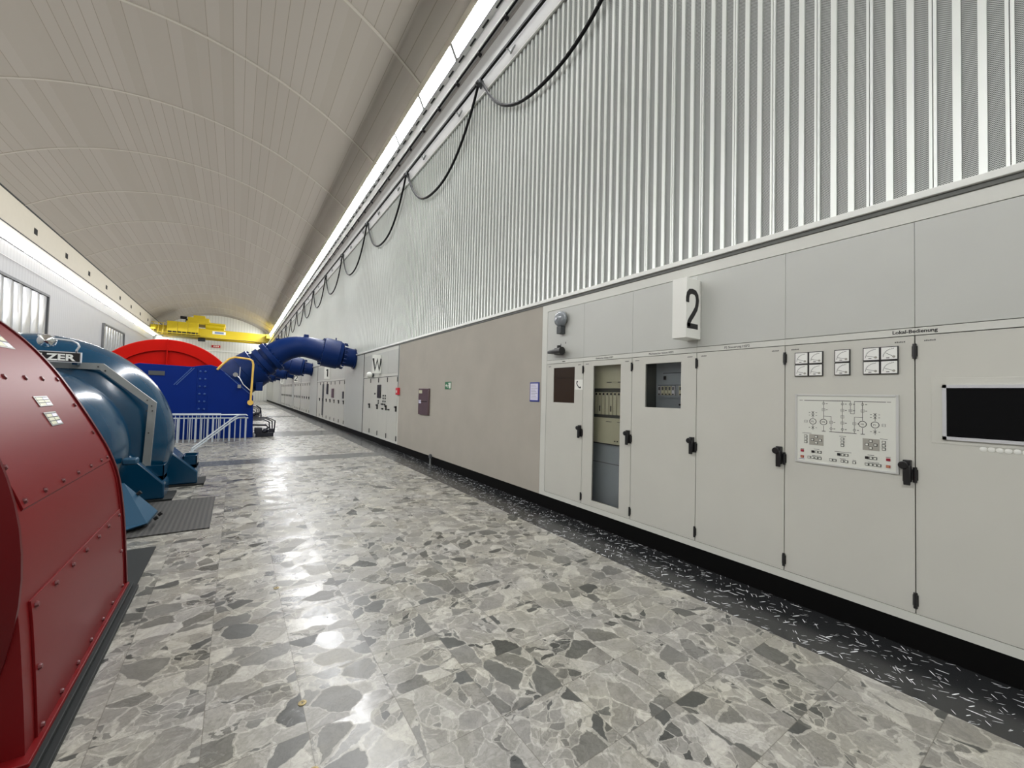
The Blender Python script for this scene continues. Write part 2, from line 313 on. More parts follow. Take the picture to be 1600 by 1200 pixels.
# ---------------------------------------------------------------- mesh builder
ORG = {}
class MB:
    def __init__(s): s.v = []; s.f = []; s.m = []; s.mats = []
    def mi(s, mat):
        if mat not in s.mats: s.mats.append(mat)
        return s.mats.index(mat)
    def add(s, vs, fs, mat):
        o = len(s.v); s.v += [tuple(q) for q in vs]; k = s.mi(mat)
        for f in fs: s.f.append([i+o for i in f]); s.m.append(k)
        return s
    def box(s, x0, x1, y0, y1, z0, z1, mat):
        if x0 > x1: x0, x1 = x1, x0
        if y0 > y1: y0, y1 = y1, y0
        if z0 > z1: z0, z1 = z1, z0
        v = [(x, y, z) for x in (x0, x1) for y in (y0, y1) for z in (z0, z1)]
        return s.add(v, [(0, 1, 3, 2), (4, 6, 7, 5), (0, 4, 5, 1), (2, 3, 7, 6), (0, 2, 6, 4), (1, 5, 7, 3)], mat)
    def prism(s, poly, axis, a, b, mat):
        """poly in the two other axes; axis 'x': (y,z), 'y': (x,z), 'z': (x,y)"""
        def P(p, t):
            return {'x': (t, p[0], p[1]), 'y': (p[0], t, p[1]), 'z': (p[0], p[1], t)}[axis]
        n = len(poly); area = sum(poly[i][0]*poly[(i+1) % n][1]-poly[(i+1) % n][0]*poly[i][1] for i in range(n))
        poly = list(poly) if area > 0 else list(poly)[::-1]
        if a > b: a, b = b, a
        v = [P(p, a) for p in poly]+[P(p, b) for p in poly]
        fs = [list(range(n))[::-1], list(range(n, 2*n))]+[(i, (i+1) % n, n+(i+1) % n, n+i) for i in range(n)]
        if axis == 'y': fs = [list(f)[::-1] for f in fs]
        return s.add(v, fs, mat)
    def tube(s, pts, r, mat, seg=10, caps=True, closed=False):
        pts = [Vector(p) for p in pts]; n = len(pts); rr = r if isinstance(r, (list, tuple)) else [r]*n
        vs = []; prev = None
        for i, p in enumerate(pts):
            if closed: t = pts[(i+1) % n]-pts[i-1]
            else: t = (pts[min(i+1, n-1)]-pts[max(i-1, 0)])
            if t.length < 1e-9: t = Vector((0, 0, 1))
            t.normalize()
            if prev is None:
                up = Vector((0, 0, 1)) if abs(t.z) < 0.9 else Vector((1, 0, 0)); a = t.cross(up).normalized()
            else:
                a = prev-t*prev.dot(t)
                a = a.normalized() if a.length > 1e-6 else t.orthogonal().normalized()
            prev = a; b = t.cross(a)
            for k in range(seg):
                an = 2*PI*k/seg; vs.append(p+(a*math.cos(an)+b*math.sin(an))*rr[i])
        fs = []
        for i in range(n if closed else n-1):
            j = (i+1) % n
            for k in range(seg):
                k2 = (k+1) % seg; fs.append((i*seg+k, i*seg+k2, j*seg+k2, j*seg+k))
        if caps and not closed: fs += [list(range(seg))[::-1], list(range((n-1)*seg, n*seg))]
        return s.add(vs, fs, mat)
    def cyl(s, a, b, r, mat, seg=16): return s.tube([a, b], r, mat, seg)
    def lathe(s, prof, c, mat, seg=64, a0=0.0, a1=2*PI, axis='y'):
        """prof: (t, r) along the axis through c"""
        full = abs(a1-a0-2*PI) < 1e-6; cnt = seg if full else seg+1
        vs = []
        for t, r in prof:
            for k in range(cnt):
                an = a0+(a1-a0)*k/seg; u, w_ = r*math.cos(an), r*math.sin(an)
                if axis == 'y': vs.append((c[0]+u, t, c[1]+w_))
                elif axis == 'x': vs.append((t, c[0]+u, c[1]+w_))
                else: vs.append((c[0]+u, c[1]+w_, t))
        fs = []
        for i in range(len(prof)-1):
            for k in range(cnt if full else cnt-1):
                k2 = (k+1) % cnt; fs.append((i*cnt+k, (i+1)*cnt+k, (i+1)*cnt+k2, i*cnt+k2))
        if full:
            for i, rev in ((0, False), (len(prof)-1, True)):
                if prof[i][1] > 1e-6:
                    q = list(range(i*cnt, (i+1)*cnt)); fs.append(q[::-1] if rev else q)
        if axis == 'x': fs = [list(f)[::-1] for f in fs]
        return s.add(vs, fs, mat)
    def ribbon(s, pts, wd, fn, th, mat):
        """flat stroke in a 2-D frame; fn maps (a, b, t) to space"""
        pts = [Vector((p[0], p[1])) for p in pts]; n = len(pts); L_, R_ = [], []
        for i, p in enumerate(pts):
            d0 = (p-pts[i-1]).normalized() if i > 0 else None; d1 = (pts[i+1]-p).normalized() if i < n-1 else None
            if d0 is None: d0 = d1
            if d1 is None: d1 = d0
            n0 = Vector((-d0.y, d0.x)); n1 = Vector((-d1.y, d1.x)); m_ = n0+n1
            m_ = m_.normalized() if m_.length > 0.2 else n0
            k = wd/2/max(0.45, m_.dot(n0)); L_.append(p+m_*k); R_.append(p-m_*k)
        vs = [fn(q.x, q.y, 0) for q in L_]+[fn(q.x, q.y, 0) for q in R_]+[fn(q.x, q.y, th) for q in L_]+[fn(q.x, q.y, th) for q in R_]
        fs = []
        for i in range(n-1):
            fs += [(2*n+i, 2*n+i+1, 3*n+i+1, 3*n+i), (i, n+i, n+i+1, i+1), (i, i+1, 2*n+i+1, 2*n+i), (n+i, 3*n+i, 3*n+i+1, n+i+1)]
        fs += [(0, 2*n, 3*n, n), (n-1, 2*n-1, 4*n-1, 3*n-1)]
        return s.add(vs, fs, mat)
    def build(s, name, parent=None, smooth=True, bevel=0.0, angle=35, uv=None):
        if parent is not None: o0 = ORG[parent.name]
        else:
            xs, ys, zs = zip(*s.v); o0 = Vector(((min(xs)+max(xs))/2, (min(ys)+max(ys))/2, min(zs)))
        me = bpy.data.meshes.new(name)
        me.from_pydata([(v[0]-o0.x, v[1]-o0.y, v[2]-o0.z) for v in s.v], [], s.f)
        for mt in s.mats: me.materials.append(M[mt])
        me.polygons.foreach_set('material_index', s.m)
        if uv:
            l = me.uv_layers.new(name='UVMap')
            for lo in me.loops: l.data[lo.index].uv = uv[lo.vertex_index]
        me.update()
        if smooth:
            me.polygons.foreach_set('use_smooth', [True]*len(me.polygons)); me.set_sharp_from_angle(angle=math.radians(angle))
        o = bpy.data.objects.new(name, me); COL.objects.link(o)
        if parent is not None: o.parent = parent; ORG[o.name] = o0.copy()
        else: o.location = o0; ORG[o.name] = o0.copy()
        if bevel:
            b = o.modifiers.new('bevel', 'BEVEL'); b.width = bevel; b.segments = 2; b.limit_method = 'ANGLE'; b.angle_limit = math.radians(40)
        return o
def tag(o, label, cat, group=None, kind=None):
    o['label'] = label; o['category'] = cat
    if group: o['group'] = group
    if kind: o['kind'] = kind
    return o
def thing(name, loc, label, cat, group=None):
    o = bpy.data.objects.new(name, None); COL.objects.link(o); o.location = loc; o.empty_display_size = 0.1
    ORG[o.name] = Vector(loc); return tag(o, label, cat, group)
def struct(o): o['kind'] = 'structure'; return o
def kids(o): return [c for c in COL.objects if c.parent == o]
def copy_tree(o, shift=(0, 0, 0), label=None, group=None, parent=None):
    c = o.copy(); COL.objects.link(c)
    ORG[c.name] = ORG[o.name]+Vector(shift)
    if parent is None:
        c.location = o.location+Vector(shift)
        if label: c['label'] = label
        if group: c['group'] = group
    else: c.parent = parent
    for ch in kids(o): copy_tree(ch, shift, parent=c)
    return c
def text(name, s_, at, size, facing, mat, parent, wscale=1.0, bold=0.0, align='LEFT', th=0.0008):
    """facing 'W': on the right-hand wall looking to -X (reads towards -Y); 'S': looking to -Y (reads towards +X)"""
    cu = bpy.data.curves.new(name, 'FONT'); cu.body = s_; cu.size = size; cu.extrude = th; cu.offset = bold; cu.align_x = align
    cu.resolution_u = 3
    tmp = bpy.data.objects.new('tmp', cu); COL.objects.link(tmp)
    bpy.context.view_layer.update()
    me = bpy.data.meshes.new_from_object(tmp.evaluated_get(bpy.context.evaluated_depsgraph_get()))
    bpy.data.objects.remove(tmp); bpy.data.curves.remove(cu)
    o0 = ORG[parent.name] if parent else Vector(at)
    for v in me.vertices:
        x, y, z = v.co.x*wscale, v.co.y, v.co.z
        if facing == 'W': q = Vector((at[0]-z, at[1]-x, at[2]+y))
        else: q = Vector((at[0]+x, at[1]-z, at[2]+y))
        v.co = q-o0
    me.name = name; me.materials.clear(); me.materials.append(M[mat])
    o = bpy.data.objects.new(name, me); COL.objects.link(o)
    if parent: o.parent = parent
    else: o.location = o0
    ORG[o.name] = o0.copy()
    return o

# ================================================================ SETTING
def build_floor():
    b = MB()
    xb = 3.13
    def q(x0, x1, y0, y1, m): b.add([(x0, y0, 0), (x1, y0, 0), (x1, y1, 0), (x0, y1, 0)], [(0, 1, 2, 3)], m)
    cuts = [YB, 10.38, 11.08, 16.1, 17.9, 27.5, 28.7, 38.6, 39.8, 49.6, 50.8, YE]
    for i in range(len(cuts)-1): q(XL, xb, cuts[i], cuts[i+1], 'band' if i % 2 else 'floor')
    q(xb, XR+0.3, YB, YE, 'border')
    b.add([(XL, YB, -0.2), (XR+0.3, YB, -0.2), (XR+0.3, YE, -0.2), (XL, YE, -0.2)], [(3, 2, 1, 0)], 'basedark')
    o = b.build('floor', smooth=False); struct(o)
build_floor()

PANELS = [(14.9, 17.75), (24.72, 27.35), (35.75, 36.95), (46.25, 47.35), (56.7, 57.95)]
def right_wall():
    b = MB(); b.box(XR, XR+0.25, 4.735, 11.08, 0.172, 2.94, 'plaster'); struct(b.build('wall_right', smooth=False))
    b = MB(); b.box(XR, XR+0.25, YB, -0.86, 0.172, 2.94, 'plaster'); struct(b.build('wall_right', smooth=False))
    for y0, y1 in PANELS:
        b = MB(); b.box(XR, XR+0.25, y0, y1, 0.172, 2.94, 'cab_up'); struct(b.build('wall_right', smooth=False))
    b = MB(); b.box(XR+0.75, XR+0.9, YB, YE, 0.0, 3.0, 'plaster'); struct(b.build('wall_right', smooth=False))
    b = MB(); b.box(XR+0.04, XR+0.3, YB, YE, 2.945, ZS, 'lilac')
    w_ = struct(b.build('wall_right', smooth=False))
    c = MB()
    c.box(XR+0.022, XR+0.04, YB, YE, 2.99, ZS, 'perf')
    k = -int((0.315-YB)/0.108); y = 0.315+0.108*k
    while y < YE:
        if k % 3 == 0:
            c.box(XR, XR+0.024, y-0.0185, y-0.0025, 2.99, ZS, 'rib'); c.box(XR, XR+0.024, y+0.0025, y+0.0185, 2.99, ZS, 'rib')
        else: c.box(XR, XR+0.024, y-0.0185, y+0.0185, 2.99, ZS, 'rib')
        y += 0.108; k += 1
    c.build('ribbed_cladding', w_, smooth=False)
    t = MB(); t.box(XR-0.035, XR+0.04, YB, YE, 2.972, 3.02, 'trimw'); t.box(XR-0.012, XR+0.04, YB, YE, 2.938, 2.972, 'trim_shadow')
    struct(t.build('trim_1', bevel=0.004))
    k_ = MB(); k_.box(XR+0.006, XR+0.03, YB, YE, 0.0, 0.172, 'kick')
    struct(k_.build('baseboard_right'))
right_wall()

def left_and_ends():
    b = MB(); b.box(XL-0.2, XL, YB, YE, 0, ZS+2.4, 'leftwall'); struct(b.build('wall_left', smooth=False))
    b = MB(); b.box(XL-0.2, XR+0.9, YE, YE+0.2, 0, 12, 'endwall'); b.box(XL, XR, YE-0.06, YE, 6.6, 6.72, 'trimw')
    struct(b.build('wall_end', smooth=False))
    b = MB(); b.box(XL-0.2, XR+0.9, YB-0.2, YB, 0, 12, 'lilac'); struct(b.build('wall_back', smooth=False))
    # lamp troughs / soffits and crane beams, both sides
    b = MB()
    b.box(XR-0.02, XR+0.3, YB, YE, ZS, 8.66, 'girder'); b.box(XR-0.045, XR-0.02, YB, YE, ZS-0.015, ZS+0.015, 'trimw')
    b.box(XR-0.024, XR-0.02, YB, YE, 8.14, 8.21, 'soffit_dark'); b.box(XR-0.06, XR-0.02, YB, YE, 8.21, 8.225, 'soffit')
    b.box(3.62, XR+0.3, YB, YE, 8.66, 9.05, 'soffit')
    y = 3.0
    while y < 45: b.box(3.665, 3.70, y, y+0.22, 8.652, 8.66, 'blackhole'); y += 0.5
    struct(b.build('trim_2', smooth=False))
    b = MB(); b.box(XL, -8.05, YB, YE, 8.43, 8.48, 'lilac'); b.box(-8.12, -8.05, YB, YE, 8.30, 8.34, 'soffit'); b.box(XL, XL+0.02, YB, YE, 7.32, 7.35, 'soffit')
    struct(b.build('trim_3', smooth=False))
    b = MB(); b.box(3.60, XR+0.9, YB, YE, 9.05, 9.46, 'beige'); struct(b.build('trim_4', smooth=False))
    b = MB(); b.box(XL-0.2, -8.0, YB, YE, 8.16, 9.44, 'beige')
    b.box(-8.03, -7.97, YB, YE, 9.44, 9.50, 'basedark'); b.box(-8.01, -7.97, YB, YE, 8.13, 8.16, 'basedark')
    struct(b.build('trim_5', smooth=False))
left_and_ends()

def vault():
    xa, xb_, z0, sag = -8.05, 3.60, 9.44, 2.0
    c = (xa+xb_)/2; h = (xb_-xa)/2; R = (h*h+sag*sag)/(2*sag); zc = z0+sag-R; th = math.asin(h/R)
    n = 48; vs = []; uv = []
    for i in range(n+1):
        a = -th+2*th*i/n
        for y in (YB, YE): vs.append((c+R*math.sin(a), y, zc+R*math.cos(a))); uv.append(((a+th)*R, y))
    b = MB(); b.add(vs, [(2*i, 2*i+1, 2*i+3, 2*i+2) for i in range(n)], 'vault')
    o = b.build('ceiling', uv=uv, angle=60); struct(o)
    s = MB(); y = 9.75-4.28*4
    while y < YE:
        vs = []
        for i in range(n+1):
            a = -th+2*th*i/n
            for yy, rr in ((y-0.035, R), (y-0.035, R-0.02), (y+0.035, R-0.02), (y+0.035, R)): vs.append((c+rr*math.sin(a), yy, zc+rr*math.cos(a)))
        s.add(vs, [(4*i+k, 4*i+k+1, 4*i+k+5, 4*i+k+4) for i in range(n) for k in range(3)], 'vault_seam')
        y += 4.28
    s.build('seam_strip', o, angle=60)
vault()

# gates in the left wall
def gate(y0, y1, ztop, n):
    d = thing('door_1' if n == 1 else 'door_2', (XL, (y0+y1)/2, 0), '', '')
    for k in ('label', 'category'): del d[k]
    d['kind'] = 'structure'
    nl = 8; wd = (y1-y0)/nl
    for i in range(nl):
        b = MB(); b.prism([(XL+0.03, y0+i*wd+0.015), (XL+0.03, y0+(i+1)*wd-0.015), (XL+0.06, y0+(i+1)*wd-0.05), (XL+0.1, y0+(i+0.5)*wd), (XL+0.06, y0+i*wd+0.05)], 'z', 0.02, ztop, 'gate')
        b.build('door_leaf', d)
    b = MB()
    b.box(XL, XL+0.14, y0-0.12, y0, 0, ztop+0.12, 'gate_frame'); b.box(XL, XL+0.14, y1, y1+0.12, 0, ztop+0.12, 'gate_frame'); b.box(XL, XL+0.16, y0, y1, ztop, ztop+0.12, 'gate_frame')
    b.build('door_frame', d)
gate(24.8, 32.8, 6.38, 1); gate(44.3, 51.2, 6.38, 2)

# holes (beam pockets) along the left beam
for k in range(-1, 9):
    y = 28.2+4.2*k
    if y > YE: break
    b = MB(); b.box(-8.0, -7.99, y-0.19, y+0.19, 8.58, 8.86, 'blackhole')
    tag(b.build('beam_pocket', smooth=False), 'small black square opening in the beige beam over the left wall', 'opening', 'row of square openings in the left beam')

# ---------------------------------------------------------------- lamp strips
def lamp(side, y0, L_=1.45):
    if side == 'R':
        P = [(3.60, 8.66), (3.47, 8.92), (3.60, 9.045), (3.618, 8.665)]; lab = 'white glowing light panel in the strip above the right wall'; gr = 'light panels along the right side'
    else:
        P = [(-8.72, 8.02), (-8.585, 8.403), (-8.62, 8.425), (-8.78, 8.425)]; lab = 'white glowing light panel in the strip above the left wall'; gr = 'light panels along the left side'
    t = thing('light_panel', (P[0][0], y0+L_/2, P[0][1]), lab, 'light', gr)
    a, c = P[0], P[1]
    b = MB(); g = 0.05
    b.add([(a[0], y0+g, a[1]), (a[0], y0+L_-g, a[1]), (c[0], y0+L_-g, c[1]), (c[0], y0+g, c[1])], [(0, 3, 2, 1) if side == 'R' else (0, 1, 2, 3)], 'lamp')
    b.build('diffuser', t, smooth=False)
    h = MB(); h.prism([(p[0], p[1]) for p in ((P[0][0]+(0.004 if side == 'R' else -0.004), P[0][1]), (P[1][0]+(0.004 if side == 'R' else -0.004), P[1][1]), P[2], P[3])], 'y', y0+0.002, y0+L_-0.002, 'lampframe')
    h.build('housing', t, smooth=False)
    return t
r0 = lamp('R', 7.69-1.811*9, 1.811); l0 = lamp('L', 7.69-1.811*9, 1.811)
for k in range(1, 50):
    if k < 42: copy_tree(l0, (0, 1.811*k, 0)); copy_tree(r0, (0, 1.811*k, 0))

# conductor rail with clamps, cable rail with brackets, festoon cables
b = MB(); b.tube([(3.655, YB, 8.275), (3.655, YE, 8.275)], 0.016, 'trimw', 8); b.tube([(3.665, YB, 8.235), (3.665, YE, 8.235)], 0.020, 'cable', 8)
cr = tag(b.build('conductor_rail'), 'thin pale rail with black conductor running under the right light strip', 'rail')
for k in range(60):
    y = 5.87+0.946*(k-4)
    b = MB(); b.prism([(3.63, 8.23), (3.60, 8.17), (3.665, 8.20), (3.72, 8.17), (3.72, 8.29), (3.66, 8.29)], 'y', y-0.035, y+0.035, 'black')
    b.build('rail_clamp', cr)
b = MB(); b.box(3.635, 3.68, YB, YE, 7.60, 7.65, 'cable')
rl = tag(b.build('cable_rail'), 'straight black cable track above the ribbed wall', 'rail')
for k in range(30):
    y = 5.75+1.96*(k-1)
    b = MB()
    b.tube([(3.66, y+0.08, 7.62), (3.70, y+0.02, 7.56), (3.70, y-0.02, 7.48), (3.70, y-0.10, 7.52), (3.72, y-0.12, 7.56)], 0.016, 'greysteel', 6)
    b.build('track_bracket', rl)
ORD = ['nearest the camera, running out of the top of the photo', 'second from the camera, hanging longest over the ribs', 'third from the camera', 'fourth from the camera', 'fifth from the camera', 'sixth from the camera', 'seventh from the camera', 'eighth from the camera']
for k in range(-1, 15):
    ya, yb = 6.73+4.03*(k-1), 6.73+4.03*k
    pts = []
    for i in range(25):
        t = i/24; s_ = 2*t-1
        z = 7.56-1.28*(1-abs(s_)**2.3); pts.append((3.66-0.02*math.sin(PI*t), ya+0.07+(yb-ya-0.14)*(0.5+0.5*s_*(1+0.06*(1-s_*s_))), z))
    b = MB(); b.tube(pts, 0.027, 'cable', 8)
    if 0 <= k < 8: lab = 'black hanging cable loop '+ORD[k]
    else: lab = 'one of the tiny far cable loops bunched towards the end of the hall'
    tag(b.build('festoon_cable'), lab, 'cable', 'festoon cables along the right wall')
    b = MB(); b.box(3.61, 3.71, yb-0.06, yb+0.06, 7.53, 7.60, 'darkgrey'); b.cyl((3.60, yb-0.03, 7.56), (3.60, yb+0.03, 7.56), 0.03, 'black'); b.cyl((3.71, yb+0.01, 7.54), (3.71, yb+0.06, 7.54), 0.03, 'darkgrey')
    tag(b.build('cable_trolley'), 'small dark trolley clamping black cable loops under the track', 'trolley', 'cable trolleys on the track')

# ================================================================ NEAR CABINETS
GAP = 0.003
CX = XR+0.022          # back of a door; its face is at XR
SEAMS = [4.612, 3.858, 3.07, 2.281, 1.504, 0.729, -0.052, -0.84]
def handle(y, z, parent):
    b = MB()
    b.box(XR-0.030, XR, y-0.020, y+0.022, z-0.06, z+0.085, 'black')
    b.box(XR-0.044, XR-0.028, y-0.018, y+0.016, z-0.08, z+0.05, 'black'); b.cyl((XR-0.052, y+0.016, z+0.05), (XR, y+0.016, z+0.05), 0.026, 'black', 14)
    b.build('handle', parent, bevel=0.004)
def hinge(y, z, parent):
    b = MB(); b.tube([(XR-0.009, y, z-0.05), (XR-0.009, y, z+0.05)], 0.0105, 'black', 8); b.box(XR-0.006, XR, y-0.014, y+0.014, z-0.035, z+0.035, 'black'); b.build('hinge', parent)
def frame_with_hole(b, y0, y1, z0, z1, hy0, hy1, hz0, hz1, x0, x1, m):
    b.box(x0, x1, y0, hy0, z0, z1, m); b.box(x0, x1, hy1, y1, z0, z1, m)
    b.box(x0, x1, hy0, hy1, z0, hz0, m); b.box(x0, x1, hy0, hy1, hz1, z1, m)
def dash(parent, y, z=2.028, wd=0.055):
    """tiny illegible printed tag line"""
    b = MB(); 
    for k in range(6): b.box(XR-0.0012, XR, y-wd*k/6, y-wd*k/6-wd*0.12, z-0.004, z+0.004+0.002*(k % 2), 'greyink')
    b.build('tag_print', parent, smooth=False)
LABELS = ['grey cabinet with dark brown window and telephone sticker, leftmost of the near row',
          'grey cabinet with tall narrow glass door showing relay racks',
          'grey cabinet with square glass window in upper door, lettered Mechanischer Schutz',
          'plain blank grey cabinet beneath and right of the number 2 box',
          'grey cabinet with ten square meters and white mimic diagram panel',
          'grey cabinet with large dark screen at right edge of photo']
cabs = []; doors = []
for i in range(7):
    y1, y0 = SEAMS[i], SEAMS[i+1]
    if i == 6: lab = 'plain grey cabinet next to the screen cabinet, outside the frame'
    else: lab = LABELS[i]
    t = thing('switch_cabinet', (XR+0.3, (y0+y1)/2, 0.172), lab, 'cabinet', 'grey control cabinets along the right wall'); cabs.append(t)
    e = 0.12 if i == 0 else 0
    hole = {0: (4.02, 4.455, 1.52, 2.005), 1: (3.235, 3.675, 0.31, 2.0), 2: (2.45, 2.885, 1.51, 1.985)}.get(i)
    b = MB()      # carcass: back, sides, top; dark behind the door gaps
    b.box(XR+0.45, XR+0.5, y0, y1, 0.17, 2.94, 'cab_edge')
    b.box(CX+0.004, XR+0.5, y0, y0+0.015, 0.17, 2.94, 'seam'); b.box(CX+0.004, XR+0.5, y1-0.015+e, y1+e, 0.17, 2.94, 'cab_edge' if i == 0 else 'seam')
    b.box(CX+0.004, XR+0.5, y0, y1, 0.17, 0.23, 'seam'); b.box(CX+0.004, XR+0.5, y0, y1, 2.06, 2.94, 'seam')
    if not hole: b.box(CX+0.004, XR+0.05, y0, y1, 0.22, 2.07, 'seam')
    b.build('carcass', t, smooth=False)
    b = MB(); b.box(CX, XR, y0, y1+e, 0.172, 0.232, 'cab_edge'); b.build('plinth_strip', t, smooth=False)
    b = MB(); b.box(CX, XR, y0, y1+e, 2.838, 2.94, 'cab_edge')
    if i == 0: b.box(CX, XR, y1+0.004, y1+e, 0.232, 2.838, 'cab_edge')
    b.build('top_frame', t, smooth=False)
    b = MB(); b.box(CX, XR, y0+0.0008, y1-0.0008, 2.070, 2.118, 'cab_edge'); hd = b.build('header_strip', t, smooth=False)
    b = MB(); b.box(CX, XR+0.001, y0+0.0012, y1-0.0012, 2.123, 2.833, 'cab_up'); b.build('upper_panel', t, smooth=False)
    b = MB()
    if hole: frame_with_hole(b, y0+GAP, y1-GAP, 0.236, 2.064, *hole, CX, XR, 'cab')
    else: b.box(CX, XR, y0+GAP, y1-GAP, 0.236, 2.064, 'cab')
    d = b.build('door', t, smooth=False); doors.append(d)
    if i < 6:
        for z in (1.96, 1.14, 0.322): hinge(y0, z, d)
    if i != 5: handle(y0+0.035, 1.15, d)
    dash(d, y1-0.045); dash(d, y0+0.10)
doors[5]  # screen door opens from the far side, no handle in view
text('header_lettering', 'Telefon', (XR-0.0006, 4.28, 2.084), 0.022, 'W', 'ink', cabs[0])
text('header_lettering', 'Elektrischer Schutz HSP2', (XR-0.0006, 3.64, 2.083), 0.028, 'W', 'ink', cabs[1])
text('header_lettering', 'Mechanischer Schutz HSP2', (XR-0.0006, 2.845, 2.083), 0.028, 'W', 'ink', cabs[2])
text('header_lettering', 'PS Steuerung HSP2', (XR-0.0006, 2.01, 2.083), 0.029, 'W', 'ink', cabs[3])
text('header_lettering', 'Lokal-Bedienung', (XR-0.0006, 0.842, 2.085), 0.033, 'W', 'ink', cabs[4], bold=0.0008)

# cabinet 1: brown window + phone sticker
b = MB(); b.box(XR+0.012, XR+0.02, 4.02, 4.455, 1.52, 2.005, 'brown'); b.build('dark_window', doors[0], smooth=False)['label'] = 'dark brown window'
b = MB(); b.box(XR+0.005, XR+0.02, 4.02, 4.455, 1.86, 1.866, 'brown'); b.build('window_bar', doors[0], smooth=False)
b = MB(); b.box(XR-0.003, XR, 3.862, 4.012, 1.70, 1.83, 'white')
ph = [(3.965, 1.81), (3.975, 1.785), (3.965, 1.765), (3.94, 1.735), (3.92, 1.725), (3.90, 1.73)]
b.ribbon([(-y, z) for y, z in ph], 0.014, lambda a, c, t_: (XR-0.003-t_, -a, c), 0.001, 'ink')
for (y, z) in ((3.965, 1.805), (3.905, 1.728)): b.cyl((XR-0.005, y, z), (XR-0.003, y, z), 0.012, 'ink', 12)
b.build('telephone_sticker', doors[0], smooth=False)['label'] = 'white sticker with black telephone receiver'
# cabinet 2: tall glass door
t = cabs[1]
b = MB(); b.box(XR+0.006, XR+0.010, 3.235, 3.675, 0.31, 2.0, 'glass'); b.build('glass_pane', doors[1], smooth=False)
b = MB(); b.box(XR+0.12, XR+0.14, 3.09, 3.84, 1.72, 2.05, 'rackbeige'); b.box(XR+0.12, XR+0.14, 3.09, 3.84, 1.03, 1.35, 'rackbeige')
for y in (3.56, 3.38): b.box(XR+0.118, XR+0.12, y, y-0.08, 1.79, 1.80, 'greyink'); b.box(XR+0.118, XR+0.12, y, y-0.09, 1.30, 1.308, 'greyink')
b.cyl((XR+0.11, 3.41, 1.07), (XR+0.12, 3.41, 1.07), 0.008, 'black', 8); b.cyl((XR+0.11, 3.37, 1.07), (XR+0.12, 3.37, 1.07), 0.008, 'black', 8)
b.build('rack_plate', t, smooth=False)
b = MB(); b.box(XR+0.15, XR+0.17, 3.09, 3.84, 1.35, 1.72, 'rackdark')
for k in range(9):
    y = 3.76-k*0.062
    b.box(XR+0.12, XR+0.16, y, y-0.05, 1.39, 1.67, 'rackbeige'); b.box(XR+0.116, XR+0.12, y-0.015, y-0.04, 1.635, 1.66, 'black')
    if k % 3 == 1: b.box(XR+0.116, XR+0.12, y-0.02, y-0.034, 1.43, 1.50, 'black')
b.build('relay_rack', t, smooth=False)
b = MB(); b.box(XR+0.16, XR+0.18, 3.09, 3.84, 0.24, 1.02, 'rackgrey'); b.box(XR+0.155, XR+0.16, 3.09, 3.84, 0.775, 0.782, 'rackdark'); b.box(XR+0.118, XR+0.16, 3.09, 3.84, 1.018, 1.03, 'black'); b.build('cable_cover_plate', t, smooth=False)
# cabinet 3
t = cabs[2]
b = MB(); b.box(XR+0.006, XR+0.010, 2.45, 2.885, 1.51, 1.985, 'glass'); b.build('glass_pane', doors[2], smooth=False)
b = MB(); b.box(XR+0.2, XR+0.22, 2.3, 2.89, 1.40, 2.05, 'rackgrey'); b.box(XR+0.196, XR+0.2, 2.3, 2.8, 1.885, 1.892, 'darkgrey'); b.box(XR+0.190, XR+0.2, 2.79, 2.765, 1.815, 1.855, 'black')
b.box(XR+0.04, XR+0.2, 2.892, 2.91, 1.4, 2.05, 'rackdark'); b.cyl((XR+0.19, 2.59, 1.545), (XR+0.2, 2.59, 1.545), 0.01, 'black', 8)
b.build('rack_plate', t, smooth=False)
b = MB(); b.box(XR+0.17, XR+0.2, 2.3, 2.84, 1.62, 1.76, 'rackgrey'); b.box(XR+0.165, XR+0.17, 2.3, 2.84, 1.752, 1.758, 'black')
for k in range(12):
    y = 2.83-k*0.043
    if k == 5: continue
    b.box(XR+0.15, XR+0.17, y, y-0.034, 1.645, 1.745, 'rackbeige' if k % 4 else 'silver'); b.box(XR+0.147, XR+0.15, y-0.008, y-0.026, 1.70, 1.735, 'darkgrey'); b.cyl((XR+0.145, y-0.017, 1.655), (XR+0.15, y-0.017, 1.655), 0.009, 'black', 8)
b.build('module_rack', t, smooth=False)
# cabinet 5: meters
def meter(yl, zt, ang, parent):
    s_ = 0.0935; b = MB(); y0, y1, z0, z1 = yl-s_, yl, zt-s_, zt
    b.box(XR-0.014, XR, y0, y1, z0, z1, 'black'); b.box(XR-0.0155, XR-0.014, y0+0.005, y1-0.005, z0+0.005, z1-0.005, 'meter')
    c = (y0+0.022, z0+0.022); x_ = XR-0.0158
    f = lambda a, q, t_: (x_-t_, -a, q)
    b.ribbon([(-(c[0]+0.055*math.cos(u)), c[1]+0.055*math.sin(u)) for u in [PI/2*k/9 for k in range(10)]], 0.0022, f, 0.0004, 'greyink')
    for k in range(0, 10, 1):
        u = PI/2*k/9; b.ribbon([(-(c[0]+0.055*math.cos(u)), c[1]+0.055*math.sin(u)), (-(c[0]+0.061*math.cos(u)), c[1]+0.061*math.sin(u))], 0.0016, f, 0.0004, 'greyink')
    b.ribbon([(-c[0], c[1]), (-(c[0]+0.052*math.cos(ang)), c[1]+0.052*math.sin(ang))], 0.0025, f, 0.0008, 'ink')
    b.cyl((x_-0.003, c[0], c[1]), (x_, c[0], c[1]), 0.008, 'pad', 12); b.box(x_-0.0003, x_, y0+0.045, y0+0.062, z0+0.012, z0+0.018, 'greyink')
    b.build('panel_meter', parent, smooth=False)
d5 = doors[4]
